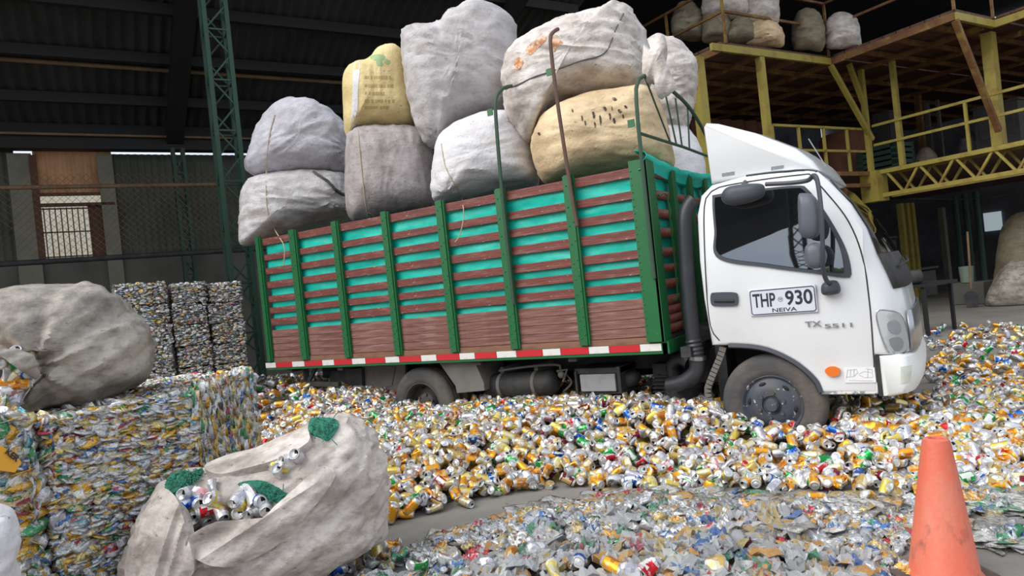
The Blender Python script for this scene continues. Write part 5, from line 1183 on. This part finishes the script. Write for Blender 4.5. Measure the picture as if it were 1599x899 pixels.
# dim posts and container behind the cab, crates and machines on the walkway
for a, lab in ((1412, 'left'), (1421, 'middle'), (1429, 'right')):
    q = on_v(a, 380, 10.4); u_, v_, _ = uvz(q); b = MB(); b.bar(B(u_, v_, 0), B(u_, v_, 2.6), .13, .13, UU); flat_thing('steel_post', b, YELLOW, f'dim yellow post in the dark behind the windshield, {lab} of three close together', 'post', flat=True)
ct = MB(); P0, P1 = on_v(1105, 200, 12.6), on_v(1196, 200, 12.6); u0, u1 = uvz(P0)[0] - .6, uvz(P1)[0]
corrugated(ct, B(u0, 12.6, 3.2), UU, u1 - u0, (0, 0, 1), 2.1, VV, .5, .06); ct.obox(B((u0 + u1) / 2, 13.3, 4.25), UU * (u1 - u0) / 2, VV * .62, (0, 0, 1.05)); flat_thing('container_panel', ct, CONT, 'rust brown corrugated container behind the slim yellow column', 'container')
tk_ = MB(); P0 = on_v(1322, 235, 10.6); u0, v0, _ = uvz(P0); tk_.lathe(B(u0, v0, ZL + .05), (0, 0, 1), [(0, 0), (.62, 0), (.62, 1.15), (.55, 1.25), (0, 1.3)], 30); flat_thing('brown_tank', tk_, CONT, 'rust brown drum behind the walkway railing left of the corner post', 'drum')
cr_ = MB(); P0 = on_u(1383, 248, 16.2); u0, v0, _ = uvz(P0)
for k in range(5): cr_.obox(B(u0, v0, ZL + .12 + k * .13), UU * .35, VV * .5, (0, 0, .045))
for s_ in (-1, 1):
    for s2 in (-1, 1): cr_.obox(B(u0 + s_ * .3, v0 + s2 * .42, ZL + .37), UU * .05, VV * .08, (0, 0, .33))
flat_thing('plastic_crate', cr_, DKGREEN, 'dark green slatted crate on the lower walkway beside the corner post', 'crate', flat=True)
# sacks on the platforms
def upsack(px, d_, mt, lab, seed, z):
    base = max(px, key=lambda q_: q_[1]); P = on_z(base[0], base[1] - 2, z + .02) if d_ is None else None
    if d_ is not None: r_ = ray(*base); P = CAM + r_ * d_ / (r_ @ RC[2])
    return sack(px, facing(P), .34, mt, lab, seed, 'sacks on the upper platform', na=50, nr=12, wr=.03)
ZS = ZU + .03
def rect_sack(x0, y0, x1, y1): return [(x0, y1), (x0 - 2, (y0 + y1) / 2), (x0 + 6, y0 + 4), ((x0 + x1) / 2, y0 - 3), (x1 - 6, y0 + 4), (x1 + 2, (y0 + y1) / 2), (x1, y1), ((x0 + x1) / 2, y1 + 2)]
upl = [((1052, 8, 1096, 60), 14.6, 'dim', 'dim sack on the upper platform, leftmost beside the huge truck sack'), ((1098, 2, 1140, 64), 14.4, 'dim', 'brown grey sack upright behind the upper railing post'), ((1100, -35, 1165, 26), 14.2, 'dusty', 'pale sack stacked on top at the left of the upper platform'), ((1160, -30, 1214, 34), 14.2, 'dusty', 'cream sack stacked high behind the left upper railing'),
       ((1138, 30, 1180, 66), 14.3, 'dim', 'dim brown sack low behind the upper railing'), ((1168, 36, 1222, 70), 14.2, 'beige', 'beige sack leaning out over the deck edge behind the upper railing'), ((1240, 18, 1286, 76), 14.7, 'dim', 'grey sack right of the beige sack, left of the railing corner'), ((1291, 24, 1342, 74), 14.7, 'dusty', 'pale upright sack just right of the railing corner')]
for i, (r_, d_, mt_, lab) in enumerate(upl): upsack(rect_sack(*r_), d_, mt_, lab, 40 + i, ZS)
lw = [((1500, 210, 1530, 242), 18.5, 'grey', 'pale bag lying on the lower walkway behind the railing, left one'), ((1526, 206, 1552, 238), 18.2, 'grey', 'pale bag lying on the lower walkway behind the railing, right one'), ((1430, 232, 1462, 264), 17.5, 'dim', 'brown bundle on the lower walkway behind the railing')]
for i, (r_, d_, mt_, lab) in enumerate(lw): upsack(rect_sack(*r_), d_, mt_, lab, 60 + i, ZL)
# bright scraps of outside seen through the far wall: a small window
q0, q1 = on_u(1538, 362, 26.8), on_u(1562, 330, 26.8)
u0, v0, z0_ = uvz(q0); u1, v1, z1_ = uvz(q1); b = MB(); b.obox(B(26.85, (v0 + v1) / 2, (z0_ + z1_) / 2), UU * .03, VV * abs(v0 - v1) / 2, (0, 0, abs(z1_ - z0_) / 2))
wm = bpy.data.materials.new('daylit_pane'); wm.use_nodes = True; wm.node_tree.nodes['Principled BSDF'].inputs['Emission Color'].default_value = (.5, .62, .66, 1); wm.node_tree.nodes['Principled BSDF'].inputs['Emission Strength'].default_value = .4
structure('window_2', b, wm)
# ------------------------------------------------------------------ across the yard: shed added to darken the window reflection; mast and trees mirrored there
sd = thing('added_shed', (-8, -34, 0), 'unseen dark roofed shed added across the yard to darken the cab window reflection', 'shed')
b = MB(); b.prism([(-14, -28, 3.4), (0, -28, 8.0), (0, -28, 12.5), (-14, -28, 10.5)], (0, -7, 0)); obj('shed_roof', b, DARKST, sd, flat=True)
for x in (-11.8, -.2):
    b = MB(); b.bar((x, -30, 0), (x, -30, 4.4 if x < -5 else 8.2), .25, .25); obj('shed_post', b, DARKST, sd, flat=True)
for i in range(9):
    b = MB(); x = -26 + i * 5 + random.uniform(-1, 1); b.ell((x, -48 + random.uniform(-2, 2), -.1), (2.4, 2, random.uniform(1.3, 1.9)), 14, 8)
    tag(obj('tree', b, GRASS), f'distant green tree beyond the yard, number {i+1} from the left of the row', 'tree', 'trees beyond the yard')
lm = thing('lattice_mast', (-2.6, -18, 0), 'slender steel lattice mast in the yard mirrored in the cab window', 'mast')
for dx, dy in ((-.2, -.2), (.2, -.2), (.2, .2), (-.2, .2)):
    b = MB(); b.bar((-2.6 + dx, -18 + dy, 0), (-2.6 + dx, -18 + dy, 8), .07, .07); obj('leg', b, DARKST, lm, flat=True)
b = MB()
for k in range(19): b.bar((-2.8, -18.2, .3 + k * .4), (-2.4, -18.2, .7 + k * .4), .04, .04); b.bar((-2.4, -17.8, .3 + k * .4), (-2.8, -17.8, .7 + k * .4), .04, .04)
obj('lacing', b, DARKST, lm, flat=True)

# ------------------------------------------------------------------ dim machinery in the hall at the right
for (px_, py_, u, w_, h_, z0, lab) in ((1382, 170, 20.5, .5, 2.2, ZL, 'dim grey upright cabinet deep on the lower walkway, left of the crate column'), (1448, 175, 21, .12, 2.3, ZL, 'pale thin pipe rising deep behind the lower walkway, first of two'), (1466, 178, 21, .09, 2.3, ZL, 'pale thin pipe rising deep behind the lower walkway, second of two'), (1572, 200, 20, 1.0, 1.5, ZL, 'dim blue grey sheet metal hopper at the end of the walkway'), (1375, 400, 21, .7, 1.7, 0, 'dim grey cabinet on the floor under the lower walkway'), (1412, 440, 20, 1.2, .7, 0, 'low dim work bench under the lower walkway'), (1478, 400, 22, .16, 2.5, 0, 'dim brown upright post under the lower walkway')):
    q = on_u(px_, py_, u); _, v_, _ = uvz(q); b = MB(); b.obox(B(u, v_, z0 + h_ / 2 + (.06 if z0 else 0)), UU * w_ / 2, VV * w_ / 2, (0, 0, h_ / 2))
    if w_ > .3: b.obox(B(u - w_ / 2 - .01, v_, z0 + h_ * .7), UU * .01, VV * w_ * .4, (0, 0, h_ * .2)); b.obox(B(u, v_, z0 + h_ + .08), UU * w_ * .55, VV * w_ * .55, (0, 0, .03))
    tag(obj(lab.split(' deep')[0].split(' on the')[0].split(' rising')[0].split(' at the')[0].split(' under')[0].split(' ')[-1], b, DUST if w_ > .2 else PILAST, flat=True, bev=.01), lab, lab.split(' deep')[0].split(' on the')[0].split(' rising')[0].split(' at the')[0].split(' under')[0].split(' ')[-1])
b = MB(); b.tube(spline([B(15.6, 8.6, 2.5), B(16.5, 7.4, 2.3), B(17.5, 6.6, 2.45)], 20, False), .012, 5); tag(obj('cable', b, DARKST), 'black cable sagging below the trussed walkway beam', 'cable')
